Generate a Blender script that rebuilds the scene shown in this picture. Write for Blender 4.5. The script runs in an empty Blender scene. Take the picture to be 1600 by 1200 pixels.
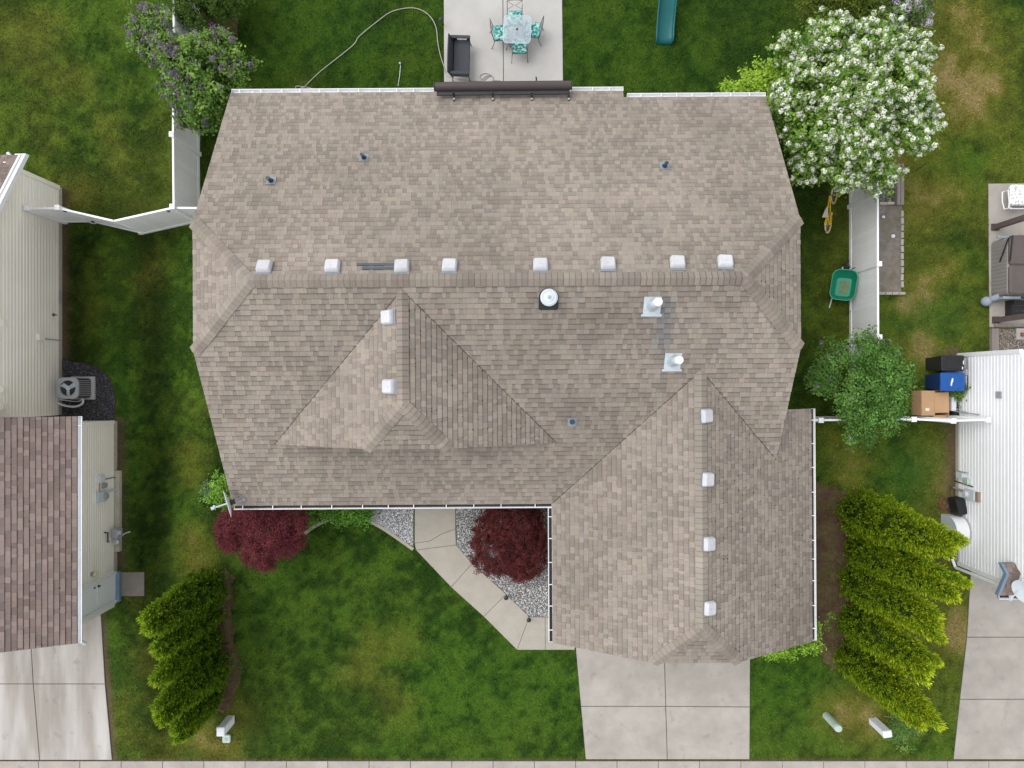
import bpy, math, random
import numpy as np
from mathutils import Vector, Matrix

# ------------------------------------------------------------------ camera, sky, sun, exposure
H = 23.0            # height of the drone above the lawn
F = 1109.0          # focal length in pixels of the 1600 px wide photograph
scene = bpy.context.scene
col = scene.collection
cam_d = bpy.data.cameras.new('camera'); cam = bpy.data.objects.new('camera', cam_d); col.objects.link(cam)
cam.location = (0, 0, H); cam.rotation_euler = (0, 0, 0)
cam_d.sensor_width = 36; cam_d.lens = 36 * F / 1600; cam_d.clip_end = 4000
scene.camera = cam
SUN_EL, SUN_AZ = math.radians(57), math.radians(-68)      # light from the west-north-west
world = bpy.data.worlds.new('World'); scene.world = world; world.use_nodes = True
wn = world.node_tree.nodes; wl = world.node_tree.links; wn.clear()
sky = wn.new('ShaderNodeTexSky'); sky.sky_type = 'NISHITA'; sky.sun_disc = False
sky.sun_elevation = SUN_EL; sky.sun_rotation = SUN_AZ; sky.air_density = 1.0; sky.dust_density = 0.4
hsv = wn.new('ShaderNodeHueSaturation'); hsv.inputs['Saturation'].default_value = 0.12
bg = wn.new('ShaderNodeBackground'); bg.inputs['Strength'].default_value = 0.15
wo = wn.new('ShaderNodeOutputWorld')
wl.new(sky.outputs[0], hsv.inputs['Color']); wl.new(hsv.outputs[0], bg.inputs[0]); wl.new(bg.outputs[0], wo.inputs[0])
sd = bpy.data.lights.new('sun', 'SUN'); sd.energy = 0.95; sd.angle = math.radians(42); sd.color = (1.0, 0.97, 0.93)
sun = bpy.data.objects.new('sun', sd); col.objects.link(sun)
sv = Vector((math.sin(SUN_AZ) * math.cos(SUN_EL), math.cos(SUN_AZ) * math.cos(SUN_EL), math.sin(SUN_EL)))
sun.rotation_euler = sv.to_track_quat('Z', 'Y').to_euler(); sun.location = sv * 60
vs = scene.view_settings; vs.view_transform = 'Standard'; vs.look = 'None'; vs.exposure = 0.98; vs.gamma = 1.0
vs.use_curve_mapping = False

# ------------------------------------------------------------------ helpers
random.seed(5); RNG = np.random.default_rng(11)
def P(u, v, z=0.0):
    d = H - z
    return ((u - 800) * d / F, (600 - v) * d / F, z)
def P2(u, v, z=0.0): return P(u, v, z)[:2]
def on_wall(X, u, v):                       # a pixel on the vertical wall x = X
    d = F * abs(X) / abs(u - 800)
    return (X, (600 - v) * d / F, H - d)

LAT = RNG.random((256, 256))
def vnoise(x, y, s, seed=0):
    x = np.asarray(x, float) / s + 37.3 * seed + 500; y = np.asarray(y, float) / s + 91.7 * seed + 500
    i = np.floor(x).astype(int); j = np.floor(y).astype(int); fx = x - i; fy = y - j
    fx = fx * fx * (3 - 2 * fx); fy = fy * fy * (3 - 2 * fy)
    a = LAT[i % 256, j % 256]; b = LAT[(i + 1) % 256, j % 256]; c = LAT[i % 256, (j + 1) % 256]; d = LAT[(i + 1) % 256, (j + 1) % 256]
    return (a * (1 - fx) + b * fx) * (1 - fy) + (c * (1 - fx) + d * fx) * fy
def fbm(x, y, s, seed=0, o=4):
    t = 0; a = 1; n = 0
    for k in range(o):
        t = t + a * vnoise(x, y, s / 2 ** k, seed + k); n += a; a *= .55
    return t / n

ORG = {}
def tag(o, label=None, cat=None, group=None, kind=None):
    if label: o['label'] = label
    if cat: o['category'] = cat
    if group: o['group'] = group
    if kind: o['kind'] = kind
    return o
def thing(name, label, cat, loc=(0, 0, 0), rz=0, group=None):
    o = bpy.data.objects.new(name, None); col.objects.link(o)
    o.empty_display_size = .2; o.location = loc; o.rotation_euler = (0, 0, rz)
    ORG[o] = (Vector(loc), rz)
    return tag(o, label, cat, group)
def link_mesh(name, me, mat, parent=None):
    o = bpy.data.objects.new(name, me); col.objects.link(o)
    if mat is not None and not me.materials:
        for m in (mat if isinstance(mat, (list, tuple)) else [mat]): me.materials.append(m)
    if parent is not None:
        o.parent = parent; ORG[o] = ORG.get(parent, (Vector((0, 0, 0)), 0))
    else: ORG[o] = (Vector((0, 0, 0)), 0)
    return o

class MB:
    def __init__(s): s.v = []; s.f = []; s.c = []; s.m = []; s.M = None
    def add(s, vs, fs, c=None, m=0):
        b = len(s.v)
        for p in vs:
            p = Vector(p)
            s.v.append(tuple(s.M @ p) if s.M is not None else tuple(p))
            if c is not None: s.c.append(c)
        for f in fs: s.f.append(tuple(i + b for i in f)); s.m.append(m)
        return s
    def box(s, c, d, rz=0, c_=None, m=0):
        x, y, z = d[0] / 2, d[1] / 2, d[2] / 2
        cr, sr = math.cos(rz), math.sin(rz); vs = []
        for k in (-z, z):
            for a, b in ((-x, -y), (x, -y), (x, y), (-x, y)):
                vs.append((c[0] + a * cr - b * sr, c[1] + a * sr + b * cr, c[2] + k))
        return s.add(vs, [(3, 2, 1, 0), (4, 5, 6, 7), (0, 1, 5, 4), (1, 2, 6, 5), (2, 3, 7, 6), (3, 0, 4, 7)], c_, m)
    def prism(s, poly, z0, z1, c_=None, m=0):
        n = len(poly)
        if area2(poly) < 0: poly = poly[::-1]
        vs = [(p[0], p[1], z0) for p in poly] + [(p[0], p[1], z1) for p in poly]
        fs = [tuple(range(n))[::-1], tuple(range(n, 2 * n))] + [(i, (i + 1) % n, n + (i + 1) % n, n + i) for i in range(n)]
        return s.add(vs, fs, c_, m)
    def rprism(s, c, w, d, h, r, bev=.01, rz=0, taper=0, n=4, m=0):
        def ring(sx, sy, rr):
            out = []
            for qx, qy, a0 in ((1, 1, 0), (-1, 1, 90), (-1, -1, 180), (1, -1, 270)):
                for i in range(n + 1):
                    a = math.radians(a0 + 90 * i / n)
                    out.append((qx * (sx / 2 - rr) + rr * math.cos(a), qy * (sy / 2 - rr) + rr * math.sin(a)))
            return out
        lv = [(0, w - 2 * taper, d - 2 * taper, r), (h - bev, w, d, r), (h, w - 2 * bev, d - 2 * bev, max(r - bev, .002))]
        vs = []; fs = []; cr, sr = math.cos(rz), math.sin(rz); N = 4 * (n + 1)
        for z, sx, sy, rr in lv:
            for a, b in ring(sx, sy, rr): vs.append((c[0] + a * cr - b * sr, c[1] + a * sr + b * cr, c[2] + z))
        for k in range(2):
            for i in range(N): fs.append((k * N + i, k * N + (i + 1) % N, (k + 1) * N + (i + 1) % N, (k + 1) * N + i))
        fs.append(tuple(range(2 * N, 3 * N))); fs.append(tuple(range(N))[::-1])
        return s.add(vs, fs, None, m)
    def cyl(s, p0, p1, r0, r1=None, n=10, cap=True, m=0):
        r1 = r0 if r1 is None else r1
        p0 = Vector(p0); p1 = Vector(p1); ax = (p1 - p0)
        if ax.length < 1e-6: return s
        ax.normalize(); a = ax.orthogonal().normalized(); b = ax.cross(a); vs = []
        for p, r in ((p0, r0), (p1, r1)):
            for i in range(n):
                t = 2 * math.pi * i / n; vs.append(p + (a * math.cos(t) + b * math.sin(t)) * r)
        fs = [(i, (i + 1) % n, n + (i + 1) % n, n + i) for i in range(n)]
        if cap: fs += [tuple(range(n))[::-1], tuple(range(n, 2 * n))]
        return s.add(vs, fs, None, m)
    def tube(s, pts, r, n=6, closed=False, m=0):
        pts = [Vector(p) for p in pts]; N = len(pts); vs = []
        rs = r if isinstance(r, (list, tuple)) else [r] * N
        for i, p in enumerate(pts):
            q0 = pts[i - 1] if (i > 0 or closed) else p; q1 = pts[(i + 1) % N] if (i < N - 1 or closed) else p
            t = (q1 - q0).normalized(); up = Vector((0, 0, 1)) if abs(t.z) < .95 else Vector((1, 0, 0))
            a = t.cross(up).normalized(); b = a.cross(t)
            for k in range(n):
                w = 2 * math.pi * k / n; vs.append(p + (a * math.cos(w) + b * math.sin(w)) * rs[i])
        fs = []
        for i in range(N if closed else N - 1):
            j = (i + 1) % N
            for k in range(n): fs.append((i * n + k, i * n + (k + 1) % n, j * n + (k + 1) % n, j * n + k))
        if not closed: fs += [tuple(range(n))[::-1], tuple(range((N - 1) * n, N * n))]
        return s.add(vs, fs, None, m)
    def lathe(s, prof, c, n=20, m=0):
        vs = []; fs = []; L = len(prof)
        for r, z in prof:
            for i in range(n):
                t = 2 * math.pi * i / n; vs.append((c[0] + r * math.cos(t), c[1] + r * math.sin(t), c[2] + z))
        for k in range(L - 1):
            for i in range(n): fs.append((k * n + i, k * n + (i + 1) % n, (k + 1) * n + (i + 1) % n, (k + 1) * n + i))
        fs.append(tuple(range((L - 1) * n, L * n))); fs.append(tuple(range(n))[::-1])
        return s.add(vs, fs, None, m)
    def ellip(s, c, r, nu=12, nv=8, m=0):
        vs = [(c[0], c[1], c[2] - r[2])]; fs = []
        for j in range(1, nv):
            t = math.pi * j / nv - math.pi / 2
            for i in range(nu):
                a = 2 * math.pi * i / nu
                vs.append((c[0] + r[0] * math.cos(t) * math.cos(a), c[1] + r[1] * math.cos(t) * math.sin(a), c[2] + r[2] * math.sin(t)))
        vs.append((c[0], c[1], c[2] + r[2])); top = len(vs) - 1
        for i in range(nu):
            fs.append((0, 1 + (i + 1) % nu, 1 + i)); fs.append((top, top - nu + i, top - nu + (i + 1) % nu))
            for j in range(nv - 2): fs.append((1 + j * nu + i, 1 + j * nu + (i + 1) % nu, 1 + (j + 1) * nu + (i + 1) % nu, 1 + (j + 1) * nu + i))
        return s.add(vs, fs, None, m)
    def build(s, name, mat, parent=None, smooth=False, local=False, kind=None):
        me = bpy.data.meshes.new(name)
        org, rz = ORG.get(parent, (Vector((0, 0, 0)), 0)) if parent is not None else (Vector((0, 0, 0)), 0)
        vs = s.v
        if not local and (org.length > 0 or rz):
            R = Matrix.Rotation(-rz, 3, 'Z'); vs = [tuple(R @ (Vector(p) - org)) for p in vs]
        me.from_pydata(vs, [], s.f)
        if s.c and len(s.c) == len(s.v):
            a = me.attributes.new('Col', 'FLOAT_COLOR', 'POINT')
            a.data.foreach_set('color', np.array([(c[0], c[1], c[2], 1) for c in s.c], np.float32).ravel())
        if any(s.m): me.polygons.foreach_set('material_index', s.m)
        if smooth:
            me.polygons.foreach_set('use_smooth', [True] * len(me.polygons))
            try: me.set_sharp_from_angle(angle=math.radians(40))
            except Exception: pass
        me.update()
        o = link_mesh(name, me, mat, parent)
        if kind: o['kind'] = kind
        return o

def area2(p): return sum(p[i][0] * p[(i + 1) % len(p)][1] - p[(i + 1) % len(p)][0] * p[i][1] for i in range(len(p))) / 2
def clip(poly, reg):                        # Sutherland-Hodgman, reg convex and counter-clockwise
    out = poly
    for i in range(len(reg)):
        a = reg[i]; b = reg[(i + 1) % len(reg)]; ex, ey = b[0] - a[0], b[1] - a[1]
        inp = out; out = []
        if not inp: return []
        dist = [ex * (p[1] - a[1]) - ey * (p[0] - a[0]) for p in inp]
        for k in range(len(inp)):
            p, q = inp[k - 1], inp[k]; dp, dq = dist[k - 1], dist[k]
            if dq >= -1e-9:
                if dp < -1e-9: t = dp / (dp - dq); out.append((p[0] + (q[0] - p[0]) * t, p[1] + (q[1] - p[1]) * t))
                out.append(q)
            elif dp >= -1e-9: t = dp / (dp - dq); out.append((p[0] + (q[0] - p[0]) * t, p[1] + (q[1] - p[1]) * t))
    return out
def inset(poly, d):
    if area2(poly) < 0: poly = poly[::-1]
    n = len(poly); ln = []
    for i in range(n):
        a, b = poly[i], poly[(i + 1) % n]; ex, ey = b[0] - a[0], b[1] - a[1]; L = math.hypot(ex, ey)
        nx, ny = -ey / L, ex / L; ln.append((a[0] + nx * d, a[1] + ny * d, ex, ey))
    out = []
    for i in range(n):
        a = ln[i - 1]; b = ln[i]; den = a[2] * b[3] - a[3] * b[2]
        if abs(den) < 1e-9: out.append((b[0], b[1])); continue
        t = ((b[0] - a[0]) * b[3] - (b[1] - a[1]) * b[2]) / den
        out.append((a[0] + a[2] * t, a[1] + a[3] * t))
    return out
def pip(x, y, poly):
    ins = np.zeros(len(x), bool); n = len(poly)
    for i in range(n):
        x0, y0 = poly[i]; x1, y1 = poly[(i + 1) % n]
        if y0 == y1: continue
        c = ((y0 > y) != (y1 > y)) & (x < (x1 - x0) * (y - y0) / (y1 - y0) + x0)
        ins ^= c
    return ins
def smooth_path(pts, k=6, closed=False):
    P_ = [Vector(p) for p in pts]; out = []; n = len(P_)
    for i in range(n if closed else n - 1):
        p0 = P_[(i - 1) % n] if (closed or i > 0) else P_[i]; p1 = P_[i]; p2 = P_[(i + 1) % n]
        p3 = P_[(i + 2) % n] if (closed or i + 2 < n) else p2
        for j in range(k):
            t = j / k
            out.append(.5 * ((2 * p1) + (p2 - p0) * t + (2 * p0 - 5 * p1 + 4 * p2 - p3) * t * t + (3 * p1 - p0 - 3 * p2 + p3) * t ** 3))
    if not closed: out.append(P_[-1])
    return out
def copy_tree(o, parent=None):
    c = o.copy(); col.objects.link(c); c.parent = parent
    for ch in list(o.children): copy_tree(ch, c)
    return c

# numpy meshes for leaves, blades and stones: every face owns its points, colour per point
def np_mesh(name, V, k, C, mat, parent=None, kind=None, tris=None):
    # V (n, k, 3) ; C (n, 3)
    org = ORG.get(parent, (Vector((0, 0, 0)), 0))[0] if parent is not None else Vector((0, 0, 0))
    n = V.shape[0]; V = (V - np.array(org)[None, None, :]).astype(np.float32)
    me = bpy.data.meshes.new(name)
    tpl = np.arange(k)[None, :] if tris is None else np.array(tris)
    nf = tpl.shape[0]; fk = tpl.shape[1]
    me.vertices.add(n * k); me.vertices.foreach_set('co', V.reshape(-1))
    idx = (np.arange(n)[:, None, None] * k + tpl[None]).reshape(-1).astype(np.int32)
    me.loops.add(n * nf * fk); me.loops.foreach_set('vertex_index', idx)
    me.polygons.add(n * nf); me.polygons.foreach_set('loop_start', np.arange(0, n * nf * fk, fk, dtype=np.int32))
    a = me.attributes.new('Col', 'FLOAT_COLOR', 'POINT')
    cc = np.ones((n, k, 4), np.float32); cc[:, :, :3] = C[:, None, :]
    a.data.foreach_set('color', cc.reshape(-1))
    me.update(calc_edges=True)
    o = link_mesh(name, me, mat, parent)
    if kind: o['kind'] = kind
    return o

# ------------------------------------------------------------------ materials
def M(name, c=(.5, .5, .5), rough=.6, var=.12, scale=6, bump=0, metal=0, spec=.35, attr=False, trans=0,
      stretch=None, speck=0, rnd=0, bscale=None, alpha=None, coat=0, c2=None, c2scale=2, c2amt=.5, spots=0):
    m = bpy.data.materials.new(name); m.use_nodes = True
    nt = m.node_tree; N = nt.nodes; L = nt.links; N.clear()
    out = N.new('ShaderNodeOutputMaterial'); b = N.new('ShaderNodeBsdfPrincipled')
    b.inputs['Roughness'].default_value = rough; b.inputs['Metallic'].default_value = metal
    b.inputs['Specular IOR Level'].default_value = spec; b.inputs['Coat Weight'].default_value = coat
    tc = N.new('ShaderNodeTexCoord'); vec = tc.outputs['Object']
    if stretch:
        mp = N.new('ShaderNodeMapping'); mp.inputs['Scale'].default_value = stretch
        L.new(vec, mp.inputs[0]); vec2 = mp.outputs[0]
    else: vec2 = vec
    if attr:
        at = N.new('ShaderNodeAttribute'); at.attribute_name = 'Col'; src = at.outputs['Color']
    else:
        rg = N.new('ShaderNodeRGB'); rg.outputs[0].default_value = (*c, 1); src = rg.outputs[0]
    if c2 is not None:
        nz = N.new('ShaderNodeTexNoise'); nz.inputs['Scale'].default_value = c2scale; nz.inputs['Detail'].default_value = 6
        rp = N.new('ShaderNodeValToRGB'); rp.color_ramp.elements[0].position = .5 - .12 ; rp.color_ramp.elements[1].position = .5 + .14
        L.new(vec2, nz.inputs['Vector']); L.new(nz.outputs[0], rp.inputs[0])
        ml = N.new('ShaderNodeMath'); ml.operation = 'MULTIPLY'; ml.inputs[1].default_value = c2amt; L.new(rp.outputs[0], ml.inputs[0])
        mx = N.new('ShaderNodeMix'); mx.data_type = 'RGBA'; L.new(ml.outputs[0], mx.inputs['Factor']); L.new(src, mx.inputs['A'])
        mx.inputs['B'].default_value = (*c2, 1); src = mx.outputs['Result']
    def mult(src, val, lo, hi):
        mr = N.new('ShaderNodeMapRange'); mr.inputs['To Min'].default_value = lo; mr.inputs['To Max'].default_value = hi
        L.new(val, mr.inputs['Value'])
        mx = N.new('ShaderNodeMix'); mx.data_type = 'RGBA'; mx.blend_type = 'MULTIPLY'; mx.inputs['Factor'].default_value = 1
        L.new(src, mx.inputs['A']); L.new(mr.outputs[0], mx.inputs['B']); return mx.outputs['Result']
    if var:
        nz = N.new('ShaderNodeTexNoise'); nz.inputs['Scale'].default_value = scale; nz.inputs['Detail'].default_value = 5
        nz.inputs['Roughness'].default_value = .6
        L.new(vec2, nz.inputs['Vector']); src = mult(src, nz.outputs[0], 1 - 2 * var, 1 + 2 * var)
    if speck:
        vz = N.new('ShaderNodeTexNoise'); vz.inputs['Scale'].default_value = 55; vz.inputs['Detail'].default_value = 3
        L.new(vec, vz.inputs['Vector']); src = mult(src, vz.outputs[0], 1 - 2 * speck, 1 + 2 * speck)
    if spots:
        nz = N.new('ShaderNodeTexNoise'); nz.inputs['Scale'].default_value = 2.6; nz.inputs['Detail'].default_value = 3
        rp = N.new('ShaderNodeValToRGB'); rp.color_ramp.elements[0].position = .62; rp.color_ramp.elements[1].position = .72
        rp.color_ramp.elements[0].color = (1, 1, 1, 1); rp.color_ramp.elements[1].color = (0, 0, 0, 1)
        L.new(vec, nz.inputs['Vector']); L.new(nz.outputs[0], rp.inputs[0]); src = mult(src, rp.outputs[0], 1 - spots, 1)
    if rnd:
        oi = N.new('ShaderNodeObjectInfo'); src = mult(src, oi.outputs['Random'], 1 - rnd, 1 + rnd)
    L.new(src, b.inputs['Base Color'])
    if bump:
        nb = N.new('ShaderNodeTexNoise'); nb.inputs['Scale'].default_value = bscale or scale * 4; nb.inputs['Detail'].default_value = 4
        bp = N.new('ShaderNodeBump'); bp.inputs['Strength'].default_value = bump; bp.inputs['Distance'].default_value = .02
        L.new(vec, nb.inputs['Vector']); L.new(nb.outputs[0], bp.inputs['Height']); L.new(bp.outputs[0], b.inputs['Normal'])
    sh = b.outputs[0]
    if trans:
        tr = N.new('ShaderNodeBsdfTranslucent'); L.new(src, tr.inputs['Color'])
        mx = N.new('ShaderNodeMixShader'); mx.inputs[0].default_value = trans
        L.new(sh, mx.inputs[1]); L.new(tr.outputs[0], mx.inputs[2]); sh = mx.outputs[0]
    if alpha is not None:
        tp = N.new('ShaderNodeBsdfTransparent'); mx = N.new('ShaderNodeMixShader'); mx.inputs[0].default_value = alpha
        L.new(tp.outputs[0], mx.inputs[1]); L.new(sh, mx.inputs[2]); sh = mx.outputs[0]
    L.new(sh, out.inputs[0]); return m

m_shingle = M('asphalt_shingle', attr=True, rough=.9, var=.10, scale=.8, speck=.16, spec=.15, bump=.25, bscale=60)
m_deck = M('roof_deck', (.09, .075, .065), .9)
m_white = M('white_aluminium', (.78, .79, .81), .35, .04)
m_vinyl = M('white_vinyl', (.90, .91, .92), .4, .04, 3, rnd=.03)
m_nearblack = M('near_black', (.035, .03, .028), .9, .2)
m_sid_c = M('cream_siding', (.88, .83, .745), .55, .04, 1.2, rnd=.03)
m_sid_w = M('white_siding', (.88, .89, .92), .5, .03, 1.2, rnd=.02)
m_sid_b = M('beige_siding', (.46, .42, .37), .6, .06)
m_found = M('foundation', (.47, .44, .36), .85, .15, 5)
m_conc = M('concrete', (.385, .355, .32), .85, .11, 2.2, speck=.08, rnd=.04, bump=.1, c2=(.30, .272, .245), c2scale=.9, c2amt=.6, spots=.16)
m_patio = M('patio_concrete', (.45, .435, .415), .85, .08, 1.5, speck=.05, rnd=.02, c2=(.40, .39, .37), c2scale=.8, c2amt=.4)
m_streak = M('streaked_concrete', (.31, .28, .25), .85, .08, 1.3, speck=.06, rnd=.03, stretch=(1, .16, 1), c2=(.52, .50, .48), c2scale=1.5, c2amt=.85, spots=.2)
m_aggr = M('aggregate_concrete', (.375, .345, .295), .9, .1, 2, speck=.22, rnd=.03, bump=.3, bscale=45)
m_joint = M('joint_filler', (.10, .088, .078), .95, .2)
m_soil = M('bark_mulch', (.085, .046, .03), .95, .3, 9, bump=.8, bscale=30, c2=(.12, .095, .04), c2scale=2.2, c2amt=.8)
m_bed = M('garden_soil', (.20, .175, .155), .95, .25, 7, bump=.8, bscale=25, c2=(.12, .11, .06), c2scale=2.2)
m_stone = M('stones', attr=True, rough=.8, var=.1)
m_grass = M('grass', attr=True, rough=.75, var=0, trans=.2, spec=.12)
m_lawn = M('lawn_ground', attr=True, rough=.95, var=.2, scale=9, bump=.6, bscale=30, spec=.1)
m_leaf = M('leaves', attr=True, rough=.7, var=0, trans=.3, spec=.15)
m_petal = M('petals', attr=True, rough=.8, var=0, trans=.38, spec=.1)
m_bark = M('bark', (.11, .085, .065), .9, .25, 12, bump=.6)
m_galv = M('galvanised_steel', (.52, .58, .62), .45, .1, 9, metal=.35)
m_vent = M('vent_plastic', (.50, .50, .525), .5, .1, 6, rnd=.08)
m_black = M('black_plastic', (.018, .019, .021), .4, .15)
m_dark = M('dark_metal', (.035, .035, .04), .45, .15)
m_bluepipe = M('vent_pipe', (.025, .05, .085), .4, .1)
m_flash = M('flashing', (.22, .25, .28), .5, .1)
m_brown = M('awning_bronze', (.075, .06, .058), .32, .08, metal=.25)
m_wood = M('weathered_timber', (.24, .205, .19), .85, .2, 6, stretch=(1, .12, 1))
m_pwood = M('stained_wood', (.12, .09, .085), .7, .2, 8)
m_grey = M('grey_metal', (.34, .35, .37), .5, .08)
m_lgrey = M('light_grey_metal', (.55, .60, .64), .5, .06)
m_iron = M('bronze_iron', (.075, .062, .055), .5, .1)
m_glass = M('table_glass', (.55, .64, .70), .2, 0, spec=.3, alpha=.28)
m_wicker = M('black_wicker', (.042, .047, .056), .6, .3, 40, bump=.4, bscale=80)
m_hose = M('grey_hose', (.42, .41, .37), .5, .1)
m_cord = M('grey_cord', (.22, .22, .21), .5, .1)
m_slide = M('teal_plastic', (.01, .12, .125), .35, .06)
m_green = M('green_plastic', (.008, .23, .135), .35, .1, 5)
m_dirt = M('dried_mud', (.17, .22, .12), .9, .3, 14)
m_yellow = M('yellow_paint', (.80, .56, .04), .35, .1)
m_cream = M('cream_vinyl', (.72, .62, .46), .5, .05)
m_rubber = M('rubber', (.03, .03, .03), .8)
m_blue = M('blue_bin_plastic', (.012, .085, .32), .35, .06)
m_dblue = M('dark_blue_plastic', (.008, .03, .11), .45, .1)
m_card = M('cardboard', (.50, .31, .17), .85, .06, 2)
m_tape = M('packing_label', (.75, .72, .66), .5)
m_taupe = M('spa_vinyl', (.105, .088, .08), .55, .1, 3)
m_spaside = M('spa_panel', (.26, .235, .225), .6, .08, 5, stretch=(1, 3, 1))
m_bluegrey = M('blue_grey_fabric', (.27, .31, .36), .8, .1)
m_ped = M('pedestal_white', (.68, .70, .74), .45, .05)
m_pedg = M('pedestal_green', (.40, .50, .44), .5, .05)
m_ltblue = M('pale_door', (.84, .86, .88), .4, .03)
m_trim = M('blue_grey_and_shaded_white_trim', (.17, .24, .33), .5, .06)
m_asph = M('asphalt', (.05, .05, .05), .95, .15, 8)
m_tar = M('roof_membrane', (.075, .095, .11), .6, .15)

def cushion_mat():
    m = bpy.data.materials.new('teal_floral_fabric'); m.use_nodes = True
    nt = m.node_tree; N = nt.nodes; L = nt.links; b = N['Principled BSDF']; b.inputs['Roughness'].default_value = .85
    tc = N.new('ShaderNodeTexCoord'); v = N.new('ShaderNodeTexVoronoi'); v.inputs['Scale'].default_value = 16
    nz = N.new('ShaderNodeTexNoise'); nz.inputs['Scale'].default_value = 9
    r = N.new('ShaderNodeValToRGB'); e = r.color_ramp.elements
    e[0].position = .0; e[0].color = (.008, .12, .12, 1); e[1].position = 1; e[1].color = (.55, .66, .62, 1)
    k = e.new(.45); k.color = (.035, .29, .26, 1); k = e.new(.62); k.color = (.24, .50, .45, 1); k = e.new(.3); k.color = (.015, .2, .19, 1)
    L.new(tc.outputs['Object'], v.inputs['Vector']); L.new(v.outputs['Color'], r.inputs[0]); L.new(r.outputs[0], b.inputs['Base Color'])
    return m
m_cush = cushion_mat()
def lounge_mat():
    m = bpy.data.materials.new('white_print_fabric'); m.use_nodes = True
    nt = m.node_tree; N = nt.nodes; L = nt.links; b = N['Principled BSDF']; b.inputs['Roughness'].default_value = .85
    tc = N.new('ShaderNodeTexCoord'); nz = N.new('ShaderNodeTexNoise'); nz.inputs['Scale'].default_value = 14
    r = N.new('ShaderNodeValToRGB'); e = r.color_ramp.elements
    e[0].position = .38; e[0].color = (.35, .36, .38, 1); e[1].position = .47; e[1].color = (.78, .78, .80, 1)
    L.new(tc.outputs['Object'], nz.inputs['Vector']); L.new(nz.outputs[0], r.inputs[0]); L.new(r.outputs[0], b.inputs['Base Color'])
    return m
m_print = lounge_mat()
# ------------------------------------------------------------------ the ground: paved and planted areas (photo pixels on the ground plane)
G = lambda pts: [P2(u, v) for u, v in pts]
drive_main = G([(897, 985), (915, 1186), (1171, 1186), (1172, 985)])
drive_left = G([(-260, 948), (158, 948), (176, 1187), (-260, 1187)])
drive_right = G([(1517, 875), (1800, 875), (1800, 1186), (1489, 1186), (1500, 1060)])
patio = G([(693, -60), (693, 225), (880, 225), (878, -60)])
patio_r = G([(1543, 287), (1760, 285), (1760, 512), (1545, 512)])
sidewalk = G([(-260, 1188), (1860, 1188), (1860, 1256), (-260, 1256)])
walkway = G([(648, 770), (712, 770), (713, 851), (738, 880), (791, 928), (827, 963), (898, 965), (898, 1015), (808, 1015), (705, 917), (650, 860)])
gravel_a = G([(583, 780), (647, 780), (647, 856), (622, 840), (600, 825), (572, 811)])
gravel_b = G([(712, 780), (880, 780), (880, 966), (827, 964), (791, 929), (738, 881), (713, 852)])
gravel_l = G([(97, 560), (120, 565), (150, 572), (172, 590), (182, 625), (178, 660), (97, 660)])
gravel_r = G([(1556, 514), (1640, 514), (1640, 556), (1553, 556)])
mul_r = G([(1266, 755), (1300, 762), (1330, 770), (1345, 860), (1345, 960), (1340, 1040), (1300, 1046), (1276, 1020), (1266, 980)])
mul_l = G([(318, 905), (350, 888), (366, 905), (365, 960), (370, 1010), (378, 1036), (370, 1075), (356, 1110), (318, 1120), (300, 1000)])
mul_t = G([(305, -40), (371, -40), (372, 55), (350, 78), (312, 85), (305, 40)])
mul_f = G([(352, 780), (585, 780), (572, 810), (537, 808), (500, 820), (478, 832), (440, 850), (392, 850), (362, 815)])
raised = G([(1368, 320), (1408, 322), (1407, 460), (1368, 459)])
rockbed = G([(1368, 270), (1397, 270), (1397, 316), (1368, 318)])
landing = G([(187, 893), (227, 893), (227, 931), (187, 931)])
house_fp = [(-7.45, -2.95), (1.6, -2.95), (1.6, -6.9), (8.0, -6.9), (8.0, -1.15), (6.75, -1.15), (6.75, 7.6), (-7.45, 7.85)]
left_fp = [(-30, -7.16), (-12.82, -7.16), (-12.82, -1.18), (-14.58, -1.18), (-14.58, 6.37), (-30, 6.37)]
right_fp = [(14.38, -5.81), (30, -5.81), (30, .975), (14.38, .975)]
NOLAWN = [drive_main, drive_left, drive_right, patio, patio_r, sidewalk, walkway, gravel_a, gravel_b, gravel_l, gravel_r, mul_f,
          raised, rockbed, landing, house_fp, left_fp, right_fp]

dry = [(480, 130, .25), (640, 130, .1), (115, 120, .6), (60, 60, .4), (165, 200, .4), (560, 1040, .45), (600, 1075, .4), (590, 1010, .35), (615, 1090, .35), (640, 1000, .3),
       (1480, 130, .9), (1535, 135, .9), (1520, 60, .7), (1460, 90, .6), (1500, 180, .7), (1560, 200, .5), (1430, 470, .9), (1415, 440, .8), (1460, 300, .5), (1480, 420, .5),
       (1400, 540, .5), (1440, 545, .8), (1465, 560, .8), (1310, 735, .6), (1360, 720, .5), (1460, 740, .6), (1475, 780, .6), (1345, 1128, .9), (1330, 1120, .8), (1295, 1105, .6), (1505, 985, 1.0), (1507, 1005, .9), (1495, 965, .6),
       (305, 745, .7), (303, 830, .7), (304, 880, .9), (300, 700, .6), (302, 640, .4), (318, 1140, .9), (345, 1160, .7), (300, 1150, .7), (380, 1120, .5), (205, 935, .7), (222, 1040, .4),
       (285, 1180, .5), (188, 1100, .4), (200, 1150, .4), (120, 300, .9), (170, 420, .3), (150, 480, .3), (240, 420, .35), (1300, 700, .5), (1420, 1100, .3), (1340, 770, .5)]
dry = [(P2(u, v) + (w,)) for u, v, w in dry]
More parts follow.
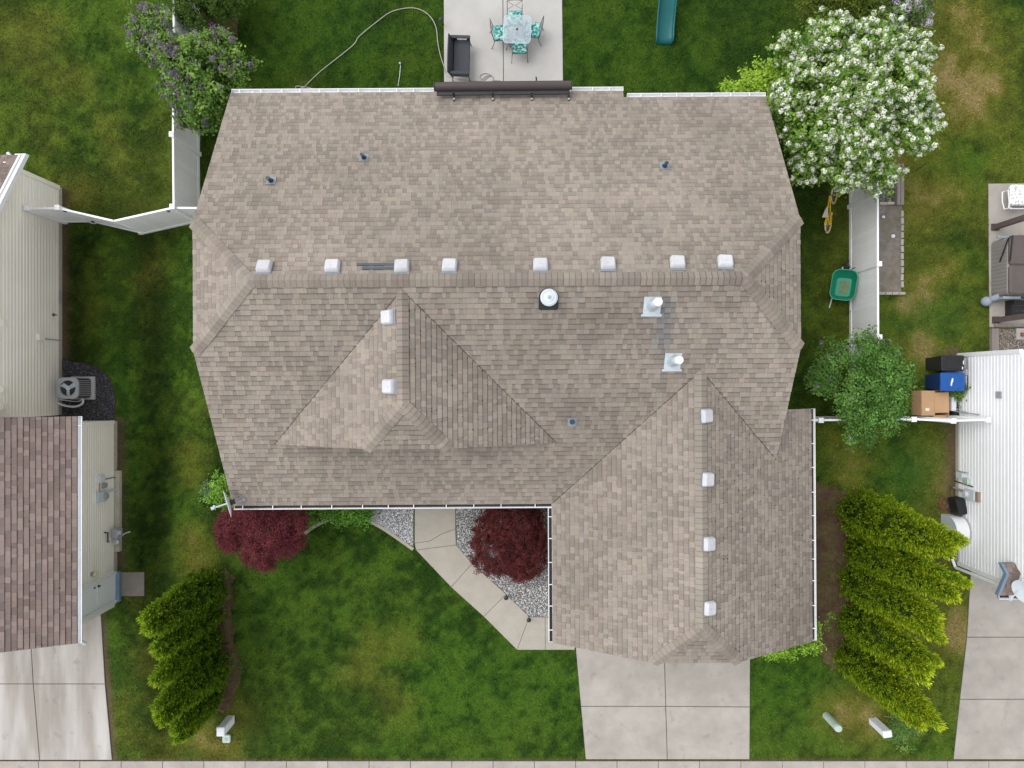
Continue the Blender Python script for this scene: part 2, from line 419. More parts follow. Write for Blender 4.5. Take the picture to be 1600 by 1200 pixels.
def lawn_colour(x, y):
    x = np.asarray(x, float); y = np.asarray(y, float)
    n5 = fbm(x, y, .13, 61, 2); n1 = fbm(x, y, 2.6, 1); n2 = fbm(x, y, .8, 7); n3 = fbm(x, y, .28, 13, 3); n4 = fbm(x, y, 5.5, 21, 3)
    sg = lambda t: 1 / (1 + np.exp(-np.clip(t, -30, 30)))
    yel = np.full_like(x, .08)
    def put(wt, val): return yel * (1 - wt) + val * wt
    yel = put(sg((-x - 10.0) / .12) * sg((y - 5.0) / .12), .26)        # yard behind the left house
    yel = put(sg((x - 10.4) / .45) * (.35 + .65 * sg((y + 8.5) / .8)), .44)   # right-hand side
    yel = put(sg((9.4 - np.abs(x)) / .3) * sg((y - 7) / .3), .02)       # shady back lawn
    yel = put(sg((x + 9.0) / .4) * sg((9.3 - x) / .4) * sg((-3.4 - y) / .3), .075)   # front lawn
    yel = put(sg((-x - 9.0) / .4) * sg((5.0 - y) / .12), .06)
    w = yel * (.2 + 2.6 * np.clip(n1 - .28, 0, 1)) + .95 * np.clip(n2 - .52, 0, 1) * (yel + .25) + .20 * (n3 - .5) * (yel * 3 + .3) + .10 * (n5 - .5)
    for dx, dy, dw in dry:
        r = .62 + .5 * (n2 - .5); w = w + dw * .55 * np.exp(-((x - dx) ** 2 + (y - dy) ** 2) / (r * r)) * (.35 + 1.2 * n2)
    w = np.clip(w, 0, 1)
    n5 = fbm(x, y, .13, 61, 2)
    d = np.clip(.28 + (n4 - .38) * 1.5 + (n2 - .5) * 1.5 + (n3 - .5) * 2.0 + (n5 - .5) * 1.2, 0, 1)
    # mower stripes in the strip beside the left house
    st = .5 + sg((-x - 8.9) / .25) * sg((4.8 - y) / .1) * (- .5 * np.cos((x + 11.6 + .12 * np.sin(y * .7)) * 2 * np.pi / 2.4))
    edge = np.clip((-x - 11.9) / 1.0, 0, 1) * (y > -1.5) * (y < 5)
    lo = np.array([.024, .064, .008]); hi = np.array([.064, .148, .014]); ye = np.array([.215, .195, .033]); br = np.array([.33, .255, .12])
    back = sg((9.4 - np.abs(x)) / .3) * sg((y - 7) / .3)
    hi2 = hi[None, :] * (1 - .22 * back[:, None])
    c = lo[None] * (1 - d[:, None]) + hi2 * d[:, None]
    c = c * (1 - .95 * (.5 - st)[:, None])
    c = c * (1 - w[:, None]) + ye[None] * w[:, None]
    b = np.clip((w - .62) * 1.6 + (n3 - .5) * .4, 0, .8)[:, None]
    c = c * (1 - b) + br[None] * b
    cl = np.exp(-(((x - 13.6) / 1.2) ** 2 + ((y - 2.2) / .75) ** 2)) + np.exp(-(((x - 13.1) / .9) ** 2 + ((y + 2.9) / 1.1) ** 2))   # lush dark green patches
    c = c * (1 - .5 * cl[:, None]) + np.array([.036, .115, .018])[None] * .5 * cl[:, None]
    # bare earth strips along the foundations and beside the left driveway
    so = np.array([.15, .105, .065])
    s = np.zeros_like(x)
    s = np.maximum(s, np.exp(-(np.clip(x + 14.58, 0, 9) / .22) ** 2) * ((y < 6.3) & (y > .8) & (x > -14.7)))
    s = np.maximum(s, np.exp(-(np.clip(x + 12.78, 0, 9) / .25) ** 2) * ((y < -1.1) & (y > -6) & (x > -12.9)))
    s = np.maximum(s, np.exp(-(np.clip(14.38 - x, 0, 9) / .35) ** 2) * ((y < 1.2) & (y > -5.8) & (x < 14.5)))
    xe = -13.32 + (-7.2 - y) * .0755
    s = np.maximum(s, 1.1 * np.exp(-(np.clip(x - xe, 0, 9) / .13) ** 2) * (y < -7.1) * (x > xe - .1))
    s = np.maximum(s, .7 * np.exp(-(np.clip(y + 12.2, 0, 9) / .05) ** 2))
    s = np.clip(s * (.4 + 1.1 * n3), 0, 1)[:, None]
    c = c * (1 - s) + so[None] * s
    return np.clip(c, 0, 1), s[:, 0], w

# one sheet for the ground, fine in the middle and running out to the horizon
def axis(lo, hi, st):
    mid = list(np.arange(lo, hi + st / 2, st)); far = [4, 12, 30, 80, 200, 600, 1500]
    return np.array([lo - f for f in far[::-1]] + mid + [hi + f for f in far])
gx, gy = axis(-18, 18, .12), axis(-14, 14, .12)
X, Y = np.meshgrid(gx, gy); X = X.ravel(); Y = Y.ravel()
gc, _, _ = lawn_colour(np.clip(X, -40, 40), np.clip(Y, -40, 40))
gc[(np.abs(X) > 18.5) | (np.abs(Y) > 14.5)] = (.055, .105, .014)
Z = np.where((np.abs(X) < 18) & (np.abs(Y) < 14), .014 * (fbm(X, Y, 1.2, 3) - .6), -.006)
nx, ny = len(gx), len(gy)
ii = (np.arange(ny - 1)[:, None] * nx + np.arange(nx - 1)[None, :]).ravel()
fc = np.stack([ii, ii + 1, ii + nx + 1, ii + nx], 1)
me = bpy.data.meshes.new('lawn')
me.vertices.add(nx * ny); me.vertices.foreach_set('co', np.stack([X, Y, Z], 1).astype(np.float32).ravel())
me.loops.add(fc.size); me.loops.foreach_set('vertex_index', fc.ravel().astype(np.int32))
me.polygons.add(len(fc)); me.polygons.foreach_set('loop_start', np.arange(0, fc.size, 4, dtype=np.int32))
at = me.attributes.new('Col', 'FLOAT_COLOR', 'POINT'); at.data.foreach_set('color', np.concatenate([gc * .72, np.ones((len(gc), 1))], 1).astype(np.float32).ravel())
me.update(calc_edges=True)
tag(link_mesh('lawn', me, m_lawn), kind='structure')

# grass blades
NB = 760000
bx = RNG.uniform(-17.6, 17.6, NB); by = RNG.uniform(-12.35, 13.2, NB)
keep = np.ones(NB, bool)
for pl in NOLAWN: keep &= ~pip(bx, by, pl)
bx, by = bx[keep], by[keep]
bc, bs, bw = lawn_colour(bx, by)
mul = pip(bx, by, inset(mul_r, .12)) | pip(bx, by, inset(mul_l, .12)) | pip(bx, by, mul_t)
keep = (RNG.random(len(bx)) > bs * .95 + bw * .15) & ~(mul & (RNG.random(len(bx)) > np.clip((fbm(bx, by, .5, 77, 3) - .38) * 2.6, .06, .9)))
bx, by, bc, bw = bx[keep], by[keep], bc[keep], bw[keep]; n = len(bx)
tuft = fbm(bx, by, .35, 31, 2)
Lb = RNG.uniform(.035, .075, n) * (.6 + .9 * tuft) ; an = RNG.uniform(0, 2 * np.pi, n) ; lean = RNG.uniform(.35, 1.25, n)
dx = np.cos(an) * np.sin(lean); dy = np.sin(an) * np.sin(lean); dz = np.cos(lean)
wd = RNG.uniform(.007, .014, n); V = np.zeros((n, 3, 3))
V[:, 0] = np.stack([bx - np.sin(an) * wd, by + np.cos(an) * wd, np.zeros(n)], 1)
V[:, 1] = np.stack([bx + np.sin(an) * wd, by - np.cos(an) * wd, np.zeros(n)], 1)
V[:, 2] = np.stack([bx + dx * Lb, by + dy * Lb, dz * Lb], 1)
bc = bc * RNG.uniform(.55, 1.75, n)[:, None] * np.stack([RNG.uniform(.85, 1.2, n), np.ones(n), RNG.uniform(.8, 1.2, n)], 1)
tag(np_mesh('grass', V, 3, bc, m_grass), 'short mown green lawn grass around the house', 'grass', kind='stuff')

# ------------------------------------------------------------------ paving: each slab of its own, joints recessed between them
def paving(name, polys, mat, top=.035, gap=.011, under=None):
    base = MB()
    for p in (under or polys): base.prism(p, -.03, top - .022)
    root = tag(base.build(name, m_joint), kind='structure')
    for p in polys:
        q = inset(p, gap); b = MB(); q2 = inset(q, .008)
        n = len(q); b.add([(x, y, -.02) for x, y in q] + [(x, y, top - .006) for x, y in q] + [(x, y, top) for x, y in q2],
              [(i, (i + 1) % n, n + (i + 1) % n, n + i) for i in range(n)] + [(n + i, n + (i + 1) % n, 2 * n + (i + 1) % n, 2 * n + i) for i in range(n)] + [tuple(range(2 * n, 3 * n))])
        b.build('slab', mat, root)
    return root
def quad(a, b, c, d): return G([a, b, c, d])
paving('driveway', [quad((897, 985), (1037, 985), (1040, 1103), (907.5, 1103)), quad((1037, 985), (1172, 985), (1171.5, 1104), (1040, 1103)),
                    quad((907.5, 1103), (1040, 1103), (1042.5, 1186), (915, 1186)), quad((1040, 1103), (1171.5, 1104), (1171, 1186), (1042.5, 1186))], m_conc)
paving('driveway_of_left_house', [quad((-260, 948), (46, 948), (53, 1068), (-260, 1068)), quad((46, 948), (158, 948), (165, 1068), (53, 1068)),
                    quad((-260, 1068), (53, 1068), (63, 1187), (-260, 1187)), quad((53, 1068), (165, 1068), (176, 1187), (63, 1187))], m_streak)
paving('driveway_of_right_house', [quad((1517, 875), (1800, 875), (1800, 995), (1510, 995)), quad((1510, 995), (1800, 995), (1800, 1092), (1499, 1092)),
                    quad((1499, 1092), (1800, 1092), (1800, 1186), (1489, 1186))], m_conc)
js = [61 + 64.5 * k for k in range(-5, 29)]
paving('sidewalk', [quad((js[i], 1188.5), (js[i + 1], 1188.5), (js[i + 1], 1256), (js[i], 1256)) for i in range(len(js) - 1)], m_conc, top=.03, gap=.009)
paving('patio', [quad((693, -60), (785.5, -60), (787.5, 225), (694, 225)), quad((785.5, -60), (878, -60), (881, 225), (787.5, 225))], m_patio)
paving('patio_of_right_house', [quad((1543, 287), (1700, 285), (1700, 512), (1545, 512))], m_conc)
paving('front_walkway', [G([(648, 770), (712, 770), (712, 826), (690, 834), (672, 845), (648, 848.5)]), G([(648, 848.5), (672, 845), (690, 834), (712, 826), (713, 851), (650, 859)]),
                    G([(650, 859), (713, 851), (738, 880), (705, 917)]), G([(705, 917), (738, 880), (791, 928), (756, 963)]),
                    G([(756, 963), (791, 928), (827, 963), (808, 1015)]), G([(808, 1015), (827, 963), (852, 964), (852, 1015)]), G([(852, 964), (898, 965), (898, 1015), (852, 1015)])], m_aggr, gap=.006)
paving('door_landing', [landing], M('landing_concrete', (.22, .19, .165), .9, .12, 4, speck=.08), top=.06)
rd = MB(); rd.prism([(-90, -22), (90, -22), (90, -14.0), (-90, -14.0)], -.2, -.085); tag(rd.build('road', m_asph), kind='structure')
kb = MB(); kb.box((0, -13.84, -.06), (120, .30, .16)); tag(kb.build('kerb', m_conc), kind='structure')

# planting beds
def bed(name, poly, mat, z=.012, jag=.05):
    pts = []
    for i in range(len(poly)):
        a = Vector(poly[i]); b = Vector(poly[(i + 1) % len(poly)]); k = max(1, int((b - a).length / .15))
        for j in range(k):
            p = a.lerp(b, j / k); pts.append((p.x + random.uniform(-jag, jag), p.y + random.uniform(-jag, jag)))
    b = MB(); b.prism(pts, -.02, z); return tag(b.build(name, mat), kind='structure')
bed('mulch_bed_right', mul_r, m_soil, .008, .12); bed('mulch_bed_left', mul_l, m_soil, .008, .10); bed('mulch_bed_back', mul_t, m_soil); bed('mulch_bed_front', mul_f, m_soil, .01, .02)
bed('gravel_bed_front', gravel_a, m_bed, .011, .01); bed('gravel_bed_entry', gravel_b, m_bed, .011, .01)
bed('gravel_bed_left', gravel_l, M('dark_soil', (.045, .043, .045), .95, .2), .011, .04); bed('gravel_bed_right', gravel_r, m_bed, .011, .01)
bed('rock_bed', rockbed, m_bed, .011, .01)

def stones(name, label, poly, n, size, pal, seed, zb=.012, dens=None):
    r = np.random.default_rng(seed); xs = [p[0] for p in poly]; ys = [p[1] for p in poly]
    x = r.uniform(min(xs), max(xs), n * 3); y = r.uniform(min(ys), max(ys), n * 3); k = pip(x, y, inset(poly, .03)); x, y = x[k][:n], y[k][:n]; n = len(x)
    oct_ = np.array([(1, 0, 0), (-1, 0, 0), (0, 1, 0), (0, -1, 0), (0, 0, 1), (0, 0, -1)], float)
    T = [(0, 2, 4), (2, 1, 4), (1, 3, 4), (3, 0, 4), (2, 0, 5), (1, 2, 5), (3, 1, 5), (0, 3, 5)]
    s = r.uniform(size[0], size[1], (n, 1, 1)); V = oct_[None] * s * r.uniform(.6, 1.15, (n, 6, 1)) + r.normal(0, .12, (n, 6, 3)) * s
    a = r.uniform(0, 6.28, n); c, d = np.cos(a)[:, None], np.sin(a)[:, None]
    V = np.stack([V[..., 0] * c - V[..., 1] * d, V[..., 0] * d + V[..., 1] * c, V[..., 2] * .7], 2)
    V += np.stack([x, y, zb + .6 * s[:, 0, 0] + r.uniform(0, .012, n)], 1)[:, None, :]
    pal = np.array(pal); C = pal[r.integers(0, len(pal), n)] * r.uniform(.75, 1.2, (n, 1))
    return tag(np_mesh(name, V, 6, C, m_stone, tris=T), label, 'gravel', kind='stuff')
riv = [(.52, .52, .53), (.70, .69, .67), (.40, .44, .49), (.28, .31, .35), (.78, .78, .76), (.46, .43, .38), (.58, .60, .63)]
stones('river_gravel', 'grey river gravel left of the front walkway', gravel_a, 3200, (.014, .03), riv, 3)
stones('river_gravel', 'grey river gravel around the dome-shaped red maple', gravel_b, 11000, (.014, .03), riv, 4)
stones('slate_gravel', 'dark slate gravel around the air conditioner', gravel_l, 4500, (.013, .026), [(.055, .057, .066), (.085, .088, .10), (.035, .035, .04), (.12, .12, .135), (.20, .19, .19)], 5)
stones('pebble_gravel', 'mixed brown pebbles beside the white house corner', gravel_r, 2600, (.014, .03), [(.30, .26, .22), (.42, .36, .30), (.2, .18, .17), (.5, .47, .44), (.25, .17, .12)], 6)
stones('pebble_gravel', 'dark pebbles in the timber bed by the right fence', rockbed, 900, (.014, .032), [(.10, .10, .10), (.2, .19, .18), (.35, .33, .31)], 8)

# curved concrete edging of the front bed
for a_, lab in (([(477, 833), (487, 825), (500, 818), (515, 811), (530, 807), (540, 805)], 'curved concrete edging strip in front of the left red maple'), ([(566, 809), (580, 815), (600, 826), (622, 841), (646, 858)], 'curved concrete edging strip beside the river gravel')):
    pts = smooth_path([P(u, v, 0) for u, v in a_], 3); b = MB(); vsq = []; fsq = []
    for i, p in enumerate(pts):
        t = (pts[min(i + 1, len(pts) - 1)] - pts[max(i - 1, 0)]).normalized(); nrm = Vector((-t.y, t.x, 0))
        for w, z in ((-.055, -.02), (-.05, .06), (.05, .06), (.055, -.02)): vsq.append(tuple(p + nrm * w + Vector((0, 0, z))))
    for i in range(len(pts) - 1):
        for k in range(3): fsq.append((i * 4 + k, i * 4 + k + 1, i * 4 + k + 5, i * 4 + k + 4))
    fsq += [(0, 1, 2, 3), tuple(len(vsq) - 1 - k for k in range(4))]
    b.add(vsq, fsq); tag(b.build('bed_edging', m_aggr), lab, 'edging', 'concrete edging of the front bed')
# ------------------------------------------------------------------ the house under the camera
RZ = math.radians(.35)
house = thing('house', 'large house with tan shingled roof filling the middle of the picture', 'house', (0, 0, 0), RZ)
ze, zr, Yr = 2.9, 6.267, 2.475
XL, XR, aL, aR = -7.92, 7.19, -6.18, 5.52
Yn1, Ys = 8.28, -3.39; EXPO = .14
pn = (zr - ze) / (Yn1 - Yr); ps = (zr - ze) / (Yr - Ys)
Yn2 = Yn1 - 2 * EXPO / math.sqrt(1 + pn * pn); xs = 3.19
zc = 5.33; Ycn = Yr + (zr - zc) / pn; Ycs = Yr - (zr - zc) / ps
zN = lambda y: zr - pn * (y - Yr)
zS = lambda y: zr - ps * (Yr - y)
# cross gable above the front slope
Xd, zd, Yf = -2.6, 6.14, -1.58
Yb = Yr - (zr - zd) / ps; zl = zS(Yf); hw = 3.78; pd = (zd - zl) / hw
cw = 1.03; zcd = zd - pd * cw; Yda = Yf + 1.09
# garage wing
Xw, Xw0, Xw1, Ywf, Ywn = 4.79, 1.12, 8.46, -7.34, -.75
pw = .58; zw = ze + pw * (Xw - Xw0); Ywb = Yr - (zr - zw) / ps
cww = 1.14; zcw = zw - pw * cww; Ywa = Ywf + 1.12
zW = lambda x: zw - pw * abs(x - Xw)
zD = lambda x: zd - pd * abs(x - Xd)

LIGHT = np.array([.288, .249, .211]); DARK = np.array([.206, .176, .149]); BUTT = (.06, .05, .043)
def tone(r, light=LIGHT, dark=DARK):
    t = r.random()
    t = .45 + .55 * t if r.random() < .56 else t * .42
    c = dark * (1 - t) + light * t
    return c * np.array([1 + r.normal(0, .018), 1, 1 + r.normal(0, .02)]), t
def stain(x, y):
    k = 1.0 + .34 * (float(fbm(np.array([x]), np.array([y]), 2.2, 41, 3)[0]) - .5)
    c = np.array([k, k, k])
    w = math.exp(-((x - 3.72) / .22) ** 2) * max(0, min(1, (2.2 - y) / .3)) * max(0, min(1, (y - .55) / .5))     # grey run-off below the flue
    b = math.exp(-(((x - 2.0) / 1.5) ** 2 + ((y - 1.55) / .55) ** 2)) * .14
    return c * (1 - b) * (np.array([1, 1, 1]) * (1 - w * .75) + np.array([.62, .74, .92]) * w * .75)
def slope(poly3, seed, expo=EXPO, region=None, hide=None, wr=(.075, .185), lift=.014, t_org=None, specks=None, butt_shade=None, light=LIGHT, dark=DARK, st=True):
    """one roof plane laid with laminated shingles; returns a list of shingles (verts, faces, colours, centre)"""
    r = np.random.default_rng(seed)
    p = [Vector(q) for q in poly3]; N = Vector((0, 0, 0))
    for i in range(len(p)): N += (p[i] - p[0]).cross(p[(i + 1) % len(p)] - p[0])
    N.normalize()
    if N.z < 0: N = -N
    Vd = (Vector((0, 0, 1)) - N * N.z).normalized(); U = Vd.cross(N); O = p[0]
    reg = [((q - O).dot(U), (q - O).dot(Vd)) for q in p]
    if area2(reg) < 0: reg = reg[::-1]
    tmin = min(q[1] for q in reg); tmax = max(q[1] for q in reg); smin = min(q[0] for q in reg); smax = max(q[0] for q in reg)
    out = []; k = 0; t0 = tmin if t_org is None else t_org
    while t0 < tmax - .01:
        rg = reg if region is None else region(reg, t0, O, U, Vd)
        s = smin - r.random() * .3; last = False
        while s < smax:
            w = r.uniform(*wr); thick = r.random() < .55; c, t = tone(r, light, dark)
            thick = t > .45
            lf = lift * (1.0 if thick else .55) * r.uniform(.85, 1.2)
            L = expo + .03; bands = [(t0, t0 + L, 1.0)] if (thick or r.random() < .35) else [(t0, t0 + expo * .70, 1.0), (t0 + expo * .70, t0 + L, .74)]
            if butt_shade: bands = [(t0, t0 + expo - .019, 1.0), (t0 + expo - .019, t0 + L, min(1, butt_shade * r.uniform(.8, 1.2)))] if (thick or butt_shade < .6) else [(t0, t0 + expo * .74, 1.0), (t0 + expo * .74, t0 + L, butt_shade * .97)]  # upper edge darkened: painted shade line under the next course's butt
            cen = O + U * (s + w / 2) + Vd * (t0 + expo / 2)
            s0, s1 = s + .002, s + w; s += w
            if hide and hide(cen.x, cen.y): continue
            cs = c * (stain(cen.x, cen.y) if st else 1)
            vs = []; fs = []; cc = []; ok = False
            for (ta, tb, mul) in bands:
                q = clip([(s0, ta), (s1, ta), (s1, tb), (s0, tb)], rg)
                if len(q) < 3 or abs(area2(q)) < 2e-5: continue
                ok = True; n = len(q); b0 = len(vs)
                for (a, b) in q:
                    h = lf * (1 - (b - t0) / L) + .003
                    vs.append(O + U * a + Vd * b + N * h); cc.append(tuple(cs * mul))
                fs.append(tuple(range(b0, b0 + n)))
                for i in range(n):
                    a, b = q[i], q[(i + 1) % n]
                    if abs(a[1] - b[1]) < 1e-6 and (abs(a[1] - tb) < 1e-6 or (ta > t0 + 1e-6 and abs(a[1] - ta) < 1e-6)): continue
                    bb = len(vs)
                    for g in (a, b):
                        h = lf * (1 - (g[1] - t0) / L) + .003
                        vs.append(O + U * g[0] + Vd * g[1] + N * h); cc.append(BUTT)
                    for g in (b, a): vs.append(O + U * g[0] + Vd * g[1] - N * .004); cc.append(BUTT)
                    fs.append((bb + 1, bb, bb + 3, bb + 2))
            if ok:
                out.append((vs, fs, cc, cen))
                if specks is not None and r.random() < .26:  # small dark specks scattered at the tab corners
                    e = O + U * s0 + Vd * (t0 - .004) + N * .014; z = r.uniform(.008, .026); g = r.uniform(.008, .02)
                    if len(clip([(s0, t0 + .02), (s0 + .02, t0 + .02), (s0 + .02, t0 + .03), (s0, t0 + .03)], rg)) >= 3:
                        specks.add([e - U * z - Vd * g, e + U * z - Vd * g * .6, e + U * z * .7 + Vd * g, e - U * z + Vd * g * .8, e + N * .012],
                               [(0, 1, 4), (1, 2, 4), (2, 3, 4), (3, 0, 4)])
        t0 += expo; k += 1
    return out
def lay(tabs, parent, n_single, name='shingle', vis=None):
    """the shingles that show largest become objects of their own, the others one mesh"""
    def px(t):
        d = H - t[3].z; fa = 0
        q = t[0][:len(t[1][0])]; pr = [(v.x * F / (H - v.z), v.y * F / (H - v.z)) for v in q]
        return abs(area2(pr)) * (1 if vis is None or vis(t[3]) else 0)
    order = sorted(range(len(tabs)), key=lambda i: -px(tabs[i]))
    for i in order[:n_single]:
        vs, fs, cc, cen = tabs[i]; b = MB(); b.v = [tuple(v) for v in vs]; b.f = fs; b.c = cc; b.m = [0] * len(fs)
        b.build(name, m_shingle, parent, local=True)
    b = MB()
    for i in order[n_single:]:
        vs, fs, cc, cen = tabs[i]; o = len(b.v); b.v += [tuple(v) for v in vs]; b.c += cc; b.f += [tuple(k + o for k in f) for f in fs]; b.m += [0] * len(fs)
    b.build('remaining_shingles', m_shingle, parent, local=True, kind='stuff')

# walls (under the eaves) and roof deck
wb = MB()
wb.prism([(XL + .45, Ys + .45), (XR - .45, Ys + .45), (XR - .45, Yn2 - .45), (xs, Yn2 - .45), (xs, Yn1 - .45), (XL + .45, Yn1 - .45)], 0, ze - .1)
wb.prism([(Xw0 + .45, Ywf + .45), (Xw1 - .45, Ywf + .45), (Xw1 - .45, Ywn - .3), (Xw0 + .45, Ywn - .3)], 0, ze - .14)
for x0, x1 in ((XL + .45, XL + .6), (XR - .6, XR - .45)):
    yy = [(Ys + .5, ze - .1), (Yn2 - .5, ze - .1), (Ycn, zc - .15), (Ycs, zc - .15)]
    wb.add([(x, y, z) for x in (x0, x1) for y, z in yy], [(0, 1, 2, 3), (7, 6, 5, 4), (0, 4, 5, 1), (1, 5, 6, 2), (2, 6, 7, 3), (3, 7, 4, 0)])
wb.add([(x, y, z) for y in (Ywf + .45, Ywf + .6) for x, z in ((Xw0 + .5, ze - .14), (Xw1 - .5, ze - .14), (Xw + cww, zcw - .15), (Xw - cww, zcw - .15))],
       [(0, 1, 2, 3), (7, 6, 5, 4), (0, 4, 5, 1), (1, 5, 6, 2), (2, 6, 7, 3), (3, 7, 4, 0)])
wb.add([(x, y, z) for y in (Yf + .2, Yf + .35) for x, z in ((Xd - hw + .5, zl + .02), (Xd + hw - .5, zl + .02), (Xd + cw, zcd - .15), (Xd - cw, zcd - .15))],
       [(0, 1, 2, 3), (7, 6, 5, 4), (0, 4, 5, 1), (1, 5, 6, 2), (2, 6, 7, 3), (3, 7, 4, 0)])
wb.build('wall', m_sid_b, house, local=True)
gd = MB()
for k in range(4): gd.box((Xw, Ywf + .44, .30 + .53 * k), (4.9, .05, .51))
gd.build('garage_door', m_white, house, local=True)

PL = {
 'north': [(XL, Yn1, ze), (xs, Yn1, ze), (xs, Yn2, zN(Yn2)), (XR, Yn2, zN(Yn2)), (XR, Ycn, zc), (aR, Yr, zr), (aL, Yr, zr), (XL, Ycn, zc)],
 'south': [(XL, Ys, ze), (XL, Ycs, zc), (aL, Yr, zr), (aR, Yr, zr), (XR, Ycs, zc), (XR, Ys, ze)],
 'hipL': [(XL, Ycn, zc), (aL, Yr, zr), (XL, Ycs, zc)], 'hipR': [(XR, Ycs, zc), (aR, Yr, zr), (XR, Ycn, zc)],
 'dW': [(Xd - hw, Yf, zl), (Xd - cw, Yf, zcd), (Xd, Yda, zd), (Xd, Yb, zd)], 'dE': [(Xd + hw, Yf, zl), (Xd, Yb, zd), (Xd, Yda, zd), (Xd + cw, Yf, zcd)],
 'dS': [(Xd - cw, Yf, zcd), (Xd + cw, Yf, zcd), (Xd, Yda, zd)],
 'wW': [(Xw0, Ywf, ze), (Xw - cww, Ywf, zcw), (Xw, Ywa, zw), (Xw, Ywb, zw), (Xw0, Ys, ze)],
 'wE': [(Xw1, Ywf, ze), (Xw1, Ywn, ze), (XR, Ywn, zW(XR)), (XR, Yr - (zr - zW(XR)) / ps, zW(XR)), (Xw, Ywb, zw), (Xw, Ywa, zw), (Xw + cww, Ywf, zcw)],
 'wS': [(Xw - cww, Ywf, zcw), (Xw + cww, Ywf, zcw), (Xw, Ywa, zw)],
}
dk = MB()
for k, pl in PL.items():
    n = len(pl); th = .14
    if area2([(a, b) for a, b, c in pl]) < 0: pl = pl[::-1]
    dk.add([(a, b, c - .004) for a, b, c in pl] + [(a, b, c - th) for a, b, c in pl],
           [tuple(range(n)), tuple(range(n, 2 * n))[::-1]] + [(i, n + i, n + (i + 1) % n, (i + 1) % n) for i in range(n)])
roof = dk.build('roof', m_deck, house, local=True)

inW = lambda x, y: Xw0 < x < Xw1 and y < Ywb and zW(x) > zS(y) + .06
inD = lambda x, y: y > Yf + .12 and abs(x - Xd) < hw and zD(x) > zS(y) + .06
spk = MB()
north_big = [(XL, Yn1, ze), (XR, Yn1, ze), (XR, Ycn, zc), (aR, Yr, zr), (aL, Yr, zr), (XL, Ycn, zc)]
def reg_north(reg, t0, O, U, Vd):
    if t0 < 2 * EXPO - .01: return [((Vector(q) - O).dot(U), (Vector(q) - O).dot(Vd)) for q in ((XL, Yn1, ze), (xs, Yn1, ze), (xs, Ycn, zc), (XL, Ycn, zc))]
    return reg
def fix_ccw(f):
    def g(*a):
        r_ = f(*a); return r_ if area2(r_) > 0 else r_[::-1]
    return g
wE_big = [(Xw1, Ywf, ze), (Xw1, Ywb, ze), (Xw, Ywb, zw), (Xw, Ywa, zw), (Xw + cww, Ywf, zcw)]
def reg_wE(reg, t0, O, U, Vd):
    x = (O + Vd * (t0 + .07)).x
    pt = wE_big if x < XR else [(Xw1, Ywf, ze), (Xw1, Ywn, ze), (XR - .3, Ywn, zW(XR - .3)), (XR - .3, Ywf, zW(XR - .3))]
    return [((Vector(q) - O).dot(U), (Vector(q) - O).dot(Vd)) for q in pt]
tabs = []
tabs += slope(north_big, 1, butt_shade=.80, region=fix_ccw(reg_north))
tabs += slope(PL['south'], 2, butt_shade=.68, hide=lambda x, y: inW(x, y) or inD(x, y))
tabs += slope(PL['hipL'], 3, butt_shade=.82); tabs += slope(PL['hipR'], 4, specks=spk, butt_shade=.40)
tabs += slope(PL['dW'], 5, butt_shade=.80); tabs += slope(PL['dE'], 6, specks=spk, butt_shade=.36); tabs += slope(PL['dS'], 7, butt_shade=.62)
tabs += slope(PL['wW'], 8, butt_shade=.80); tabs += slope(wE_big, 9, region=fix_ccw(reg_wE), hide=lambda x, y: x < XR and zS(y) > zW(x) + .05, specks=spk, butt_shade=.40); tabs += slope(PL['wS'], 10, butt_shade=.65)
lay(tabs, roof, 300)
spk.build('roof_specks', m_nearblack, roof, local=True, kind='stuff')

# ridge and hip caps, each one a folded piece
def caps(a, b, n1, n2, seed, wd=.165, expo=.14, mul=(.94, .94, .94), spread=.75):
    r = np.random.default_rng(seed); a = Vector(a); b = Vector(b); d = (b - a); Ln = d.length; d.normalize()
    n1 = Vector(n1).normalized(); n2 = Vector(n2).normalized(); nm = (n1 + n2).normalized()
    t1 = n1.cross(d).normalized(); t2 = n2.cross(d).normalized()
    if t1.dot(n2) > 0: t1 = -t1
    if t2.dot(n1) > 0: t2 = -t2
    n = int(Ln / expo); grp = 0
    for i in range(n + 1):
        p0 = a + d * (i * expo); p1 = a + d * min(Ln, i * expo + expo + .05)
        if (p1 - p0).length < .03: continue
        if grp <= 0: base, _ = tone(r); grp = r.integers(1, 4); base = (base * spread + (LIGHT + DARK) / 2 * (1 - spread)) * np.array(mul)
        grp -= 1; c = tuple(base * r.uniform(.93, 1.07) * stain(p0.x, p0.y)); w = wd * r.uniform(.96, 1.04); m = MB()
        h0, h1 = .042, .026
        for tt, nn in ((t1, n1), (t2, n2)):
            q = [p0 + nm * h0, p0 + tt * w + nn * h0 * .8, p1 + tt * w + nn * h1 * .8, p1 + nm * h1]
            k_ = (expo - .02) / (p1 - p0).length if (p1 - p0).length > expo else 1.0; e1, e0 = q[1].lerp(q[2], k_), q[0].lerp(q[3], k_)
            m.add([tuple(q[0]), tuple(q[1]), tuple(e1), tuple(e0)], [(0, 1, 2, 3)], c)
            if k_ < 1: m.add([tuple(e0), tuple(e1), tuple(q[2]), tuple(q[3])], [(0, 1, 2, 3)], tuple(x * .72 for x in c))  # covered end darkened: shade of the next cap's butt painted in
            m.add([tuple(q[0]), tuple(q[1]), tuple(q[1] - nn * .02), tuple(q[0] - nm * .02)], [(0, 1, 2, 3)], BUTT)
            m.add([tuple(q[1]), tuple(q[2]), tuple(q[2] - nn * .014), tuple(q[1] - nn * .016)], [(0, 1, 2, 3)], BUTT)
        m.build('ridge_cap', m_shingle, roof, local=True)
